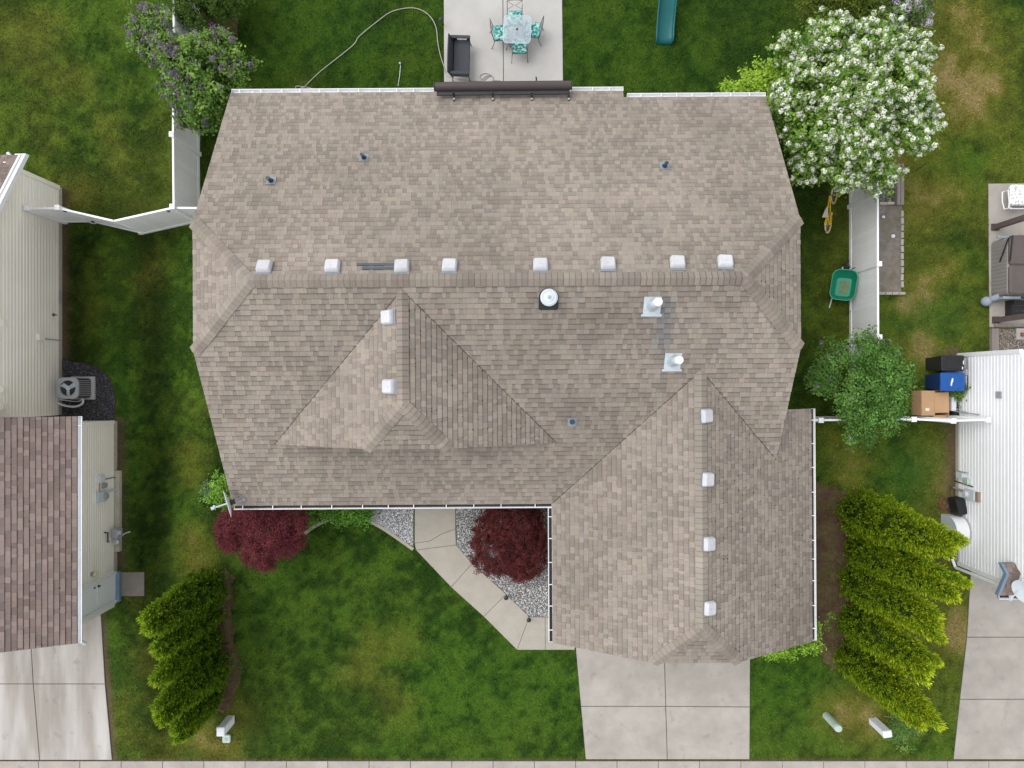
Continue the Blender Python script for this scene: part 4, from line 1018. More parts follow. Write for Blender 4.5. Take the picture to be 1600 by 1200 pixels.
q = on_roof(378, 779, fS); dish('satellite_dish', 'grey satellite dish at the front left roof corner above the red maple', (q.x, q.y - .05, q.z - .01), 0, math.radians(197), (.30, .38))
dish('satellite_dish', 'pale blue satellite dish at the right picture edge over the driveway', (P(1592, 913, 2.8)[0], P(1592, 913, 2.8)[1], 2.78), 0, math.radians(205), (.33, .38))

# fittings of the right-hand wall
p = on_wall(XB, 1521, 773); t = thing('electric_meter', 'round-dial electric meter with conduit on the white house wall', 'meter', (p[0], p[1], p[2]))
b = MB(); b.box((XB - .09, p[1], p[2]), (.14, .3, .5)); b.build('box', m_lgrey, t)
b = MB(); b.cyl((XB - .16, p[1] + .0, p[2] - .1), (XB - .25, p[1], p[2] - .1), .095, n=18); b.build('dial', m_vent, t, True)
b = MB(); b.box((XB - .07, p[1] - .02, p[2] + .32), (.1, .3, .13)); b.build('cover', M('tan_cover', (.27, .2, .16), .7), t)
b = MB(); b.tube([(XB - .08, p[1] + .06, p[2] - .25), (XB - .08, p[1] + .1, .02)], .035, 8); b.build('conduit', m_grey, t)
p = on_wall(XB, 1504, 742); t = thing('cable_box', 'pale blue cable box low on the white house wall', 'junction box', p)
b = MB(); b.box((XB - .07, p[1], p[2]), (.1, .2, .3)); b.build('box', m_lgrey, t); b = MB(); b.box((XB - .08, p[1] + .11, p[2] + .12), (.1, .02, .5)); b.tube([(XB - .05, p[1], p[2] - .15), (XB - .05, p[1], .02)], .02, 6); b.build('cable', m_grey, t)
p = on_wall(XB, 1514, 752); t = thing('telephone_box', 'rounded grey green box above the cable box on the white wall', 'junction box', p)
b = MB(); b.rprism((XB - .07, p[1], p[2] - .12), .12, .22, .26, .05, .03); b.build('box', m_pedg, t, True); b = MB(); b.tube([(XB - .04, p[1] - .14, p[2] + .25), (XB - .04, p[1] - .08, .0)], .02, 6); b.build('conduit', m_dark, t)
# vaulted white hood standing against the wall
t = thing('window_well_cover', 'white half-round vaulted cover against the white house wall', 'cover', (14.14, -4.68, 0))
b = MB(); n = 18; vs = []; fs = []
for x in (13.90, XB - .03):
    for i in range(n + 1):
        a = math.pi * i / n; vs.append((x, -4.68 + .47 * math.cos(a), .38 + .47 * math.sin(a)))
    vs += [(x, -4.68 - .47, .0), (x, -4.68 + .47, .0)]
m_ = n + 3
fs = [(i, (i + 1) % m_, m_ + (i + 1) % m_, m_ + i) for i in range(m_)]
b.add(vs, fs); b.build('vault', m_white, t, True)
b = MB(); b.add(vs[:m_] + [(x + .02, y, z) for x, y, z in vs[:m_]], [tuple(range(m_))[::-1], tuple(range(m_, 2 * m_))]); b.build('end_panel', m_lgrey, t)
b = MB(); b.tube([(XB - .06, y * 1.0, z) for x, y, z in vs[m_:m_ + n + 1]], .025, 6); b.build('rim', m_grey, t)
# black hose reel box
t = thing('hose_reel', 'black hose reel box leaning by the vaulted white cover', 'hose reel', P(1484, 790))
b = MB(); b.rprism((*P2(1485, 787), .18), .30, .52, .42, .03, .02, rz=.22); b.build('box', m_black, t)
b = MB()
for k in range(4): b.tube([(P2(1473, 786)[0] + .13 * math.cos(a), P2(1473, 786)[1] + .2 * math.sin(a), .03 + .02 * k) for a in [i * .52 for i in range(12)]], .018, 6, closed=True)
b.build('coiled_hose', M('red_hose', (.2, .07, .06), .5), t)
b = MB(); b.tube([P(1488, 776, .4), P(1487, 766, .3), P(1485, 760, .05)], .02, 6); b.box((*P2(1484, 787), .09), (.22, .4, .18), .22); b.build('stand', m_pwood, t)

# ------------------------------------------------------------------ white vinyl fences
PH = 1.83
bd_me = {}
def plank_mesh(w, h):
    k = (round(w, 3), round(h, 3))
    if k not in bd_me:
        b = MB(); t = .018; e = .006
        pr = [(-w / 2, -t / 2 + e), (-w / 2 + e, -t / 2), (w / 2 - e, -t / 2), (w / 2, -t / 2 + e), (w / 2, t / 2 - e), (w / 2 - e, t / 2), (-w / 2 + e, t / 2), (-w / 2, t / 2 - e)]
        n = 8; b.add([(x, y, 0) for x, y in pr] + [(x, y, h) for x, y in pr], [tuple(range(n))[::-1], tuple(range(n, 2 * n))] + [(i, (i + 1) % n, n + (i + 1) % n, n + i) for i in range(n)])
        me = bpy.data.meshes.new('board'); me.from_pydata(b.v, [], b.f); me.materials.append(m_vinyl); me.update(); bd_me[k] = me
    return bd_me[k]
def fence_panel(root, a, b, bw=.15, z0=.06, h=PH):
    a = Vector((a[0], a[1], 0)); b = Vector((b[0], b[1], 0)); d = b - a; L = d.length; rz = math.atan2(d.y, d.x); mid = (a + b) / 2; org = ORG[root][0]
    for zz, hh, tw in ((z0 + .06, .13, .05), (h - .06, .10, .055)):
        m = MB(); m.box((mid.x, mid.y, zz), (L, tw, hh), rz); m.build('rail', m_vinyl, root)
    n = max(2, round(L / bw)); w = L / n; me = plank_mesh(round(w, 3), h - z0 - .2)
    for i in range(n):
        o = bpy.data.objects.new('board', me); col.objects.link(o); o.parent = root; o.location = a + d * ((i + .5) / n) + Vector((0, 0, z0 + .11)) - org; o.rotation_euler = (0, 0, rz)
def fence_post(root, p, h=PH + .06):
    m = MB(); m.box((p[0], p[1], h / 2), (.127, .127, h)); o = m.build('post', m_vinyl, root)
    m = MB(); s = .075; m.add([(p[0] + x * s, p[1] + y * s, h) for x, y in ((-1, -1), (1, -1), (1, 1), (-1, 1))] + [(p[0] + x * s, p[1] + y * s, h + .025) for x, y in ((-1, -1), (1, -1), (1, 1), (-1, 1))] + [(p[0], p[1], h + .06)],
        [(3, 2, 1, 0), (0, 1, 5, 4), (1, 2, 6, 5), (2, 3, 7, 6), (3, 0, 4, 7), (4, 5, 8), (5, 6, 8), (6, 7, 8), (7, 4, 8)]); m.build('post_cap', m_vinyl, o)
def fence_line(root, pts):
    for p in pts: fence_post(root, p)
    for p, q in zip(pts, pts[1:]):
        p = Vector(p); q = Vector(q); d = (q - p).normalized() * .06; fence_panel(root, p + d, q - d)
zt = PH
fr = thing('fence', 'white vinyl fence running north to south beside the wheelbarrow', 'fence', (10.9, 3.5, 0))
fence_line(fr, [(10.93, 12.4), (10.93, 10.1), (10.92, 7.9), (10.92, 5.72), (10.92, 3.575), (10.93, 1.395), (10.92, -.95)])
ff = thing('fence', 'white vinyl fence crossing between the house and the white house', 'fence', (11.5, -1.07, 0))
fence_line(ff, [(8.2, -1.08), (9.19, -1.08), (11.95, -1.05), (13.13, -1.1), (14.17, -1.07)])
fl = thing('fence', 'white vinyl fence beside the purple lilac', 'fence', (-10.1, 7.4, 0))
fence_line(fl, [(-10.1, 12.4), (-10.1, 9.6), (-10.12, 7.43), (-10.1, 5.28)])
fs_ = thing('fence', 'short white fence piece joining lilac fence to the house wall', 'fence', (-9.7, 5.25, 0))
fence_panel(fs_, (-10.03, 5.26), (-7.6, 5.24))
fg = thing('gate', 'white double gate half open with its leaves meeting in a V', 'gate', (-11.9, 4.9, 0))
g0, g1, g2, g3 = (-14.46, 5.24), (-13.53, 5.25), (-11.9, 4.87), (-10.22, 5.24)
fence_post(fg, g0); fence_post(fg, g1); fence_panel(fg, (g0[0] + .06, g0[1]), (g1[0] - .06, g1[1])); fence_panel(fg, (g1[0] + .07, g1[1] - .02), g2); fence_panel(fg, (g2[0] + .03, g2[1]), g3)
m = MB(); m.box((-13.4, 5.2, 1.72), (.05, .08, .1)); m.box((-10.3, 5.2, 1.72), (.05, .08, .1)); m.box((-13.4, 5.2, .3), (.05, .08, .1)); m.build('hinge', m_dark, fg)
st_ = MB(); st_.rprism((*P2(222, 364), 0), .22, .13, .09, .05, .03); tag(st_.build('door_stone', M('pale_stone', (.5, .44, .36), .9), None, True), 'pale tan stone lying at the foot of the white gate', 'stone')
# ------------------------------------------------------------------ things in the yards
# air conditioner
ac = thing('air_conditioner', 'grey air conditioner on its pad beside the cream wall', 'air conditioner', (-13.9, -.13, 0))
b = MB(); b.box((-13.86, -.13, .04), (.76, .74, .1)); b.build('pad', m_patio, ac)
b = MB(); b.rprism((-13.9, -.13, .09), .62, .62, .66, .08, .01); b.build('cabinet', m_dark, ac, True)
for i in range(9):
    y = -.13 - .24 + .06 * i
    for x in (-13.9 + .312, -13.9 - .312):
        b = MB(); b.box((x, y, .42), (.012, .022, .6)); b.build('louver', m_grey, ac)
for k in range(9):
    b = MB(); b.box((-13.9, -.13 - .312, .14 + .07 * k), (.5, .012, .03)); b.build('louver', m_grey, ac)
b = MB(); n = 28; out = []; inn = []
for i in range(n):
    a = 2 * math.pi * i / n; q = max(abs(math.cos(a)), abs(math.sin(a))); r = min(.335 / q, .40)
    out.append((-13.9 + r * math.cos(a), -.13 + r * math.sin(a))); inn.append((-13.9 + .245 * math.cos(a), -.13 + .245 * math.sin(a)))
vs = [(x, y, .80) for x, y in out] + [(x, y, .80) for x, y in inn] + [(x, y, .735) for x, y in out] + [(x, y, .74) for x, y in inn]
b.add(vs, [(i, (i + 1) % n, n + (i + 1) % n, n + i) for i in range(n)] + [(2 * n + i, 2 * n + (i + 1) % n, (i + 1) % n, i) for i in range(n)] + [(n + i, n + (i + 1) % n, 3 * n + (i + 1) % n, 3 * n + i) for i in range(n)])
b.build('top_cover', m_grey, ac)
fan = MB(); fan.cyl((-13.9, -.13, .755), (-13.9, -.13, .775), .075, n=14); fan = fan.build('fan_hub', m_lgrey, ac)
for k in range(3):
    a = .5 + k * 2.094; b = MB(); b.M = Matrix.Translation((-13.9, -.13, .762)) @ Matrix.Rotation(a, 4, 'Z') @ Matrix.Rotation(.3, 4, 'X')
    b.add([(.05, -.05, 0), (.22, -.10, 0), (.235, .07, 0), (.05, .05, 0), (.05, -.05, .006), (.22, -.10, .006), (.235, .07, .006), (.05, .05, .006)], [(3, 2, 1, 0), (4, 5, 6, 7), (0, 1, 5, 4), (1, 2, 6, 5), (2, 3, 7, 6), (3, 0, 4, 7)]); b.build('blade', m_lgrey, fan)
for r in (.08, .135, .19):
    b = MB(); b.tube([(-13.9 + r * math.cos(a), -.13 + r * math.sin(a), .805) for a in [i * 2 * math.pi / 24 for i in range(24)]], .0035, 4, True); b.build('guard_ring', m_dark, ac)
b = MB(); b.tube(smooth_path([(-13.7, -.46, .35), (-13.75, -.62, .28), (-14.0, -.72, .22), (-14.3, -.7, .25), (-14.56, -.6, .3)], 4), .035, 8); b.tube(smooth_path([(-13.8, -.46, .25), (-13.95, -.56, .2), (-14.56, -.5, .2)], 4), .015, 6); b.build('refrigerant_line', m_ped, ac, True)

# patio dining set
def wire_chair(name, label, x, y, rz, group):
    t = thing(name, label, 'chair', (x, y, .035), rz, group); w = .235
    for sx in (-1, 1):
        b = MB(); b.tube([(sx * w, .22, .42), (sx * (w + .01), .23, .2), (sx * (w + .03), .29, 0)], .011, 6); b.build('leg', m_iron, t, local=True)
        b = MB(); b.tube([(sx * w, -.22, .42), (sx * (w + .01), -.25, .2), (sx * (w + .03), -.33, 0)], .011, 6); b.build('leg', m_iron, t, local=True)
    b = MB(); b.tube([(-w, -.23, .42), (w, -.23, .42), (w, .23, .42), (-w, .23, .42)], .011, 6, True)
    for k in range(4): b.tube([(-w + .09 + .097 * k, -.23, .418), (-w + .09 + .097 * k, .23, .418)], .004, 4)
    b.build('seat_frame', m_iron, t, local=True)
    b = MB(); b.tube([(-w, -.22, .42), (-w, -.26, .7), (-w, -.30, .93), (-w * .5, -.305, .96), (0, -.31, .965), (w * .5, -.305, .96), (w, -.30, .93), (w, -.26, .7), (w, -.22, .42)], .011, 6); bk = b.build('backrest', m_iron, t, local=True)
    b = MB()
    for s in (-1, 1): b.tube(smooth_path([(s * w, -.30, .93), (s * .1, -.285, .78), (s * .03, -.275, .72), (s * .1, -.265, .64), (s * w, -.25, .52)], 3), .006, 5)
    b.build('lattice', m_iron, bk, local=True)
    b = MB(); b.rprism((0, .0, .43), .47, .47, .075, .07, .03); b.build('cushion', m_cush, t, True, True)
    return t
tx, ty = .16, 11.13
tt = thing('patio_table', 'square glass-topped patio table between four teal-cushioned chairs', 'table', (tx, ty, .035), -.04)
b = MB(); b.rprism((0, 0, .700), .85, .87, .008, .12, .003); b.build('glass_top', m_glass, tt, True, True)
b = MB(); rr = []
for qx, qy, a0 in ((1, 1, 0), (-1, 1, 90), (-1, -1, 180), (1, -1, 270)):
    for i in range(5):
        a = math.radians(a0 + 22.5 * i); rr.append((qx * .305 + .12 * math.cos(a), qy * .315 + .12 * math.sin(a), .694))
b.tube(rr, .012, 6, True); b.build('rim', m_lgrey, tt, local=True)
b = MB(); b.rprism((0, 0, .36), .36, .36, .012, .04, .003); b.cyl((0, 0, .36), (0, 0, .69), .03, n=12); b.build('umbrella_base_plate', m_grey, tt, local=True)
b = MB(); b.cyl((0, 0, .69), (0, 0, .722), .032, n=14); b.build('umbrella_ring', m_dark, tt, local=True)
for sx in (-1, 1):
    for sy in (-1, 1):
        b = MB(); b.tube([(sx * .3, sy * .3, .69), (sx * .24, sy * .24, .36), (sx * .33, sy * .33, 0)], .013, 6); b.build('leg', m_iron, tt, local=True)
cg = 'teal cushioned patio chairs round the glass table'
wire_chair('patio_chair', 'teal-cushioned iron chair behind the glass table, its back at the top edge', .09, 11.60, math.pi + .02, cg)
wire_chair('patio_chair', 'teal-cushioned iron chair on the left of the glass table, nearest the black loveseat', -.36, 11.14, -math.pi / 2 + .1, cg)
wire_chair('patio_chair', 'teal-cushioned iron chair on the right of the glass table, nearest the lawn', .66, 11.24, math.pi / 2 - .14, cg)
wire_chair('patio_chair', 'teal-cushioned iron chair between the glass table and the awning', .24, 10.72, .03, cg)
# loveseat
lv = thing('loveseat', 'black wicker loveseat standing on the patio by the lawn edge', 'loveseat', (-1.66, 10.37, .035), -math.pi / 2 - .03)
hw_ = .60
b = MB(); b.rprism((0, .06, .36), 1.16, .52, .07, .04, .02); b.build('seat', m_wicker, lv, True, True)
b = MB(); vs = []; fs = []; n = 9
for i in range(n):
    x = -hw_ + 2 * hw_ * i / (n - 1); zt_ = .84 - .10 * abs(i - 4) ** 2 / 16
    for yy, z in ((-.20, .36), (-.33, zt_), (-.36, zt_), (-.24, .34)): vs.append((x, yy, z))
for i in range(n - 1):
    for k in range(4): fs.append((i * 4 + k, (i + 1) * 4 + k, (i + 1) * 4 + (k + 1) % 4, i * 4 + (k + 1) % 4))
fs += [(0, 1, 2, 3), tuple((n - 1) * 4 + k for k in (3, 2, 1, 0))]
b.add(vs, fs); b.build('backrest', m_wicker, lv, True, True)
for s in (-1, 1):
    b = MB(); b.rprism((s * .565, .02, .60), .10, .62, .035, .04, .012); b.build('armrest', m_wicker, lv, True, True)
    b = MB(); b.box((s * .58, -.17, .5), (.02, .14, .26)); b.box((s * .58, .26, .5), (.02, .10, .26)); b.build('arm_panel', m_wicker, lv, local=True)
    for y, dy in ((.28, .05), (-.2, -.04)):
        b = MB(); b.tube([(s * .55, y, .38), (s * .58, y + dy, 0)], .016, 6); b.build('leg', m_black, lv, local=True)
# hoses and small things on the back lawn
hp = [(462, 138), (463, 134.5), (471, 135), (477, 134), (500, 112), (550, 72), (561, 57), (590, 33), (610, 19), (632, 13), (650, 13), (665, 19.5), (676, 31), (682, 46), (684, 66), (688, 86), (694, 105), (697, 116), (707, 121), (722, 124), (742, 126), (757, 125.5)]
b = MB(); b.tube(smooth_path([P(u, v, .05) for u, v in hp], 5), .013, 6); b.tube(smooth_path([P(u, v, .05) for u, v in [(477, 134), (470, 137.5), (478, 136), (488, 139), (495, 142)]], 4), .013, 6)
tag(b.build('garden_hose', m_hose, None, True), 'pale garden hose looping over the back lawn to the patio', 'hose')
b = MB(); b.tube(smooth_path([P(u, v, .05) for u, v in [(757, 125.5), (762, 121), (768, 118), (760, 119), (754, 124), (750, 121), (753, 116), (761, 115), (769, 119), (771, 126), (764, 128), (772, 126), (782, 126.5), (790, 130)]], 5), .009, 5)
tag(b.build('coiled_cord', m_cord, None, True), 'thin grey cord coiled on the patio near the awning', 'cord')
sp = thing('lawn_sprinkler', 'thin pale sprinkler stake standing in the back lawn', 'sprinkler', P(622, 134))
b = MB(); b.tube([P(622, 134, 0), P(624.5, 118, .03), P(626, 101, .05)], .012, 6); b.build('hose_tail', m_lgrey, sp)
b = MB(); b.cyl(P(625, 99, 0), P(625, 99, .1), .025, .03, 8); b.cyl(P(625, 99, .1), P(625, 99, .13), .04, .02, 8); b.build('nozzle', m_galv, sp)
def path_light(label, u, v):
    x, y, _ = P(u, v); t = thing('path_light', label, 'path light', (x, y, 0), 0, 'small black path lights')
    b = MB(); b.cyl((x, y, 0), (x, y, .36), .014, n=6); b.build('stake', m_black, t)
    b = MB(); b.lathe([(.03, .30), (.035, .36), (.075, .37), (.07, .385), (.02, .41)], (x, y, 0), 12); b.build('cap', m_black, t, True)
path_light('black path light at the edge of the patio near the garden hose', 691, 39)
path_light('upper black path light between walkway and river gravel', 791, 929); path_light('lower black path light between walkway and river gravel', 826, 963)
# slide
sl = thing('playground_slide', 'teal plastic slide coming down onto the back lawn', 'slide', (4.9, 11.0, 0))
b = MB(); vs = []; fs = []; prof = [(-.29, .13), (-.27, .15), (-.245, .14), (-.225, .03), (-.18, 0), (0, -.004), (.18, 0), (.225, .03), (.245, .14), (.27, .15), (.29, .13)]
path = [(10.98, .05), (11.04, .13), (11.14, .17), (11.4, .22), (11.8, .42), (12.3, .72), (12.8, 1.02), (13.2, 1.22), (13.6, 1.26)]
n = len(prof)
for y, z in path:
    for x, h in prof: vs.append((4.9 + x, y, z + h))
nn = len(vs)
vs += [(x, y, z - .014) for x, y, z in vs]
for i in range(len(path) - 1):
    for k in range(n - 1):
        a = i * n + k; fs.append((a, a + 1, a + n + 1, a + n)); fs.append((nn + a, nn + a + n, nn + a + n + 1, nn + a + 1))
for k in range(n - 1): fs.append((k, nn + k, nn + k + 1, k + 1))
b.add(vs, fs); b.build('chute', m_slide, sl, True)
b = MB(); b.box((4.9, 14.0, 1.2), (.9, .8, .05)); b.build('platform', m_pwood, sl)
for x in (4.5, 5.3):
    for y in (13.65, 14.35):
        b = MB(); b.box((x, y, .95), (.08, .08, 1.9)); b.build('post', m_pwood, sl)
# kids' bicycle leaning over in the side yard
bk = thing('bicycle', 'small yellow bicycle leaning in the side yard below the snowball tree', 'bicycle', (10.52, 5.72, 0))
d = Vector((.20, .98, 0)).normalized()
Mx = Matrix.Translation((10.40, 5.50, .012)) @ Matrix.Rotation(math.atan2(d.y, d.x), 4, 'Z') @ Matrix.Rotation(math.radians(-40), 4, 'X') @ Matrix.Scale(1.12, 4)
def wheel(cx, R, name='wheel'):
    b = MB(); b.M = Mx; b.tube([(cx + R * math.cos(a), 0, R + R * math.sin(a)) for a in [i * 2 * math.pi / 22 for i in range(22)]], .022, 7, True); w = b.build(name, m_cream, bk, True)
    b = MB(); b.M = Mx; b.tube([(cx + (R - .035) * math.cos(a), 0, R + (R - .035) * math.sin(a)) for a in [i * 2 * math.pi / 22 for i in range(22)]], .012, 6, True); b.build('rim', m_yellow, w, True)
    b = MB(); b.M = Mx; b.cyl((cx, -.04, R), (cx, .04, R), .025, n=8)
    for k in range(10): a = k * 2 * math.pi / 10; b.tube([(cx, .01, R), (cx + (R - .03) * math.cos(a), 0, R + (R - .03) * math.sin(a))], .003, 4)
    b.build('spokes', m_grey, w)
wheel(-.38, .235); wheel(.48, .235)
b = MB(); b.M = Mx
for q in ([(-.38, .02, .235), (-.05, 0, .26), (.34, 0, .52)], [(-.05, 0, .26), (-.14, 0, .52), (.34, 0, .58)], [(-.38, -.02, .235), (-.14, 0, .50)], [(.33, 0, .68), (.36, 0, .50), (.48, 0, .235)]): b.tube(q, .017, 7)
b.build('frame', m_yellow, bk, True)
b = MB(); b.M = Mx; b.box((-.22, -.06, .27), (.36, .03, .10)); b.build('chain_guard', m_yellow, bk)
b = MB(); b.M = Mx; b.tube([(-.46, 0, .47), (-.38, 0, .485), (-.25, 0, .42)], .035, 6); b.build('mudguard', m_yellow, bk)
b = MB(); b.M = Mx; b.add([(-.28, -.085, .60), (-.28, .085, .60), (-.12, .05, .61), (.02, .02, .6), (.02, -.02, .6), (-.12, -.05, .61), (-.28, -.08, .56), (-.28, .08, .56), (-.12, .045, .57), (.02, .02, .57), (.02, -.02, .57), (-.12, -.045, .57)],
    [(0, 5, 4, 3, 2, 1), (6, 7, 8, 9, 10, 11), (0, 1, 7, 6), (1, 2, 8, 7), (2, 3, 9, 8), (3, 4, 10, 9), (4, 5, 11, 10), (5, 0, 6, 11)]); b.build('saddle', m_cream, bk)
b = MB(); b.M = Mx; b.tube([(.24, -.24, .74), (.31, -.1, .72), (.33, 0, .68), (.31, .1, .72), (.24, .24, .74)], .012, 6); b.build('handlebar', m_dark, bk)
b = MB(); b.M = Mx; b.cyl((-.05, -.1, .26), (-.05, .1, .26), .012, n=6); b.box((.04, .12, .26), (.09, .07, .02)); b.box((-.14, -.12, .26), (.09, .07, .02)); b.build('pedals', m_dark, bk)
lf_ = MB(); lf_.rprism((*P2(1294, 324), .02), .12, .05, .02, .02, .005); tag(lf_.build('fallen_leaf', M('orange_leaf', (.35, .17, .06), .8), None), 'orange brown scrap lying left of the yellow bicycle', 'leaf')
# wheelbarrow propped against the fence
wbk = thing('wheelbarrow', 'green wheelbarrow propped up against the white fence', 'wheelbarrow', (10.55, 3.05, 0))
Mw = Matrix.Translation((10.47, 3.13, .60)) @ Matrix.Rotation(math.radians(-10), 4, 'Z') @ Matrix.Rotation(math.radians(-24), 4, 'Y') @ Matrix.Rotation(math.radians(10), 4, 'X') @ Matrix.Scale(1.13, 4)
def rring(w, l, r, z, sh=0, n=5):
    o = []
    for qx, qy, a0 in ((1, 1, 0), (-1, 1, 90), (-1, -1, 180), (1, -1, 270)):
        for i in range(n + 1):
            a = math.radians(a0 + 90 * i / n); o.append((qx * (w / 2 - r) + r * math.cos(a), sh + qy * (l / 2 - r) + r * math.sin(a), z))
    return o
lv_ = [rring(.66, .86, .2, .02), rring(.62, .82, .19, .02), rring(.60, .80, .18, .0), rring(.40, .52, .08, -.22, -.06), rring(.38, .50, .07, -.225, -.06)]
b = MB(); b.M = Mw; vs = sum(lv_, []); n = 24; fs = []
for k in range(4):
    for i in range(n): fs.append((k * n + i, (k + 1) * n + i, (k + 1) * n + (i + 1) % n, k * n + (i + 1) % n))
fs.append(tuple(range(4 * n, 5 * n))); k0 = len(vs); vs2 = [(x, y, z - .012) for x, y, z in vs]; fs2 = [tuple(q + k0 for q in f[::-1]) for f in fs]
b.add(vs + vs2, fs + fs2); tray = b.build('tray', m_green, wbk, True)
b = MB(); b.M = Mw; b.prism([(-.12, -.2), (.1, -.24), (.15, .05), (.06, .12), (-.13, .10), (-.06, -.03)], -.222, -.216); b.build('dried_mud', m_dirt, tray)
for s in (-1, 1):
    b = MB(); b.M = Mw; b.tube([(s * .1, .5, -.32), (s * .17, .2, -.27), (s * .24, -.3, -.25), (s * .27, -.68, -.26)], .02, 7); b.build('handle', m_lgrey, wbk)
    b = MB(); b.M = Mw; b.tube([(s * .2, -.1, -.26), (s * .2, -.2, -.48), (s * .2, -.28, -.26)], .014, 6); b.build('leg', m_dark, wbk)
b = MB(); b.M = Mw; b.tube([(0, .52 + .16 * math.cos(a), -.34 + .16 * math.sin(a)) for a in [i * 2 * math.pi / 18 for i in range(18)]], .035, 8, True); b.cyl((-.1, .52, -.34), (.1, .52, -.34), .014, n=6); b.build('wheel', m_rubber, wbk, True)
# rake leaning beside it
rk = MB(); rk.tube([P(1325, 424, .45), P(1336, 418, .9)], .014, 6); tag(rk.build('tool_handle', m_dark, None), 'dark tool handle sticking out above the wheelbarrow by the fence', 'tool')

# wheeled bins and cardboard box by the white house
def bin_(label, u0, v0, u1, v1, ht, body, lidm, flat):
    a = Vector(P(u0, v0, ht)); c = Vector(P(u1, v1, ht)); cx, cy = (a.x + c.x) / 2, (a.y + c.y) / 2; w, l = abs(c.x - a.x), abs(c.y - a.y)
    t = thing('wheeled_bin', label, 'bin', (cx, cy, 0))
    b = MB(); ring = [(-1, -1), (1, -1), (1, 1), (-1, 1)]
    vs = [(cx - .04 + x * w * .36, cy + y * l * .38, .03) for x, y in ring] + [(cx + x * w * .47, cy + y * l * .46, ht - .06) for x, y in ring]
    b.add(vs, [(3, 2, 1, 0), (4, 5, 6, 7), (0, 1, 5, 4), (1, 2, 6, 5), (2, 3, 7, 6), (3, 0, 4, 7)]); bo = b.build('body', body, t)
    b = MB(); b.rprism((cx, cy, ht - .06), w, l, .075, .06, .03); ld = b.build('lid', lidm, t, True)
    b = MB(); b.rprism((cx + w * .05, cy, ht + .012), w * .55, l * .7, .02, .04, .012); b.build('lid_panel', lidm, ld, True)
    b = MB(); b.tube([(cx + w * .5, cy - l * .36, ht - .04), (cx + w * .5 + .09, cy - l * .36, ht - .02), (cx + w * .5 + .09, cy + l * .36, ht - .02), (cx + w * .5, cy + l * .36, ht - .04)], .016, 6); b.build('handle', m_dark, t)
    for s in (-1, 1):
        b = MB(); b.cyl((cx + w * .33, cy + s * (l * .44), .12), (cx + w * .33, cy + s * (l * .44 + .05), .12), .12, n=16); b.build('wheel', m_rubber, t)
    b = MB(); b.box((cx - w * .40, cy, ht * .55), (.012, .13, .10)); b.build('label_plate', m_ped, bo)
    return t, ld, cx, cy, w, l
t, ld, cx, cy, w, l = bin_('black wheeled bin at the white house corner', 1471, 555, 1507, 580, .98, m_black, m_black, 0)
b = MB(); b.box((cx + w * .44, cy + .02, .998), (.03, .12, .012)); b.box((cx + w * .40, cy - .15, .998), (.03, .08, .012)); b.build('sticker', m_ped, ld)
t, ld, cx, cy, w, l = bin_('blue wheeled bin between the black bin and the cardboard box', 1470, 582, 1508, 611, .98, m_dblue, m_blue, 0)
b = MB(); b.add([(cx - .06 + x, cy + y, 1.018) for x, y in ((-.035, -.12), (.0, -.13), (.02, -.03), (.05, .02), (.045, .10), (.01, .12), (-.01, .04), (-.03, -.02))] , [tuple(range(8))]); b.build('recycling_mark', m_ped, ld)
cb = thing('cardboard_box', 'brown cardboard box with folded flaps beside the white cross fence', 'box', (*P2(1455, 632), 0), .0)
cxx, cyy, _ = P(1461, 630, .55); bw, bl, bh = .86, .78, .55
b = MB()
for x0, y0, sx, sy in ((0, -bl / 2, bw, .012), (0, bl / 2, bw, .012), (-bw / 2, 0, .012, bl - .012), (bw / 2, 0, .012, bl - .012)): b.box((cxx + x0, cyy + y0, bh / 2), (sx, sy, bh))
b.box((cxx, cyy, .01), (bw - .02, bl - .02, .012)); b.build('carton', m_card, cb)
b = MB(); b.box((cxx - .22, cyy, bh + .008), (.42, bl, .008)); f1 = b.build('flap', m_card, cb)
b = MB(); b.box((cxx + .2, cyy + .02, bh + .02), (.45, bl * .82, .008), .02); b.build('flap', m_card, cb)
b = MB(); b.box((cxx + .16, cyy - bl / 2 - .09, bh - .02), (.42, .2, .008)); b.build('flap', m_card, cb)
b = MB(); b.box((cxx - .25, cyy - .2, bh + .014), (.12, .09, .004)); b.build('paper_label', m_tape, f1)
wt = MB(); wt.box((*P2(1486, 628, .25), .2), (.15, .55, .4)); tag(wt.build('storage_tub', m_ped, None), 'narrow white tub wedged between cardboard box and white house wall', 'tub')
st = thing('leaning_stakes', 'thin grey stakes leaning on the white wall behind the cross fence', 'stakes', (14.2, -.85, 0))
for a, c in (((14.05, -.7, .02), on_wall(14.33, 1512, 645)), ((14.1, -.85, .02), on_wall(14.33, 1530, 648))):
    b = MB(); b.tube([a, (c[0], c[1], c[2])], .018, 6); b.build('stake', m_grey, st)
dp = MB(); dp.rprism((*P2(1488, 643), 0), .22, .3, .22, .03, .01, taper=.03); tag(dp.build('planter_tray', m_black, None), 'small black tray on the ground behind the cross fence', 'tray')

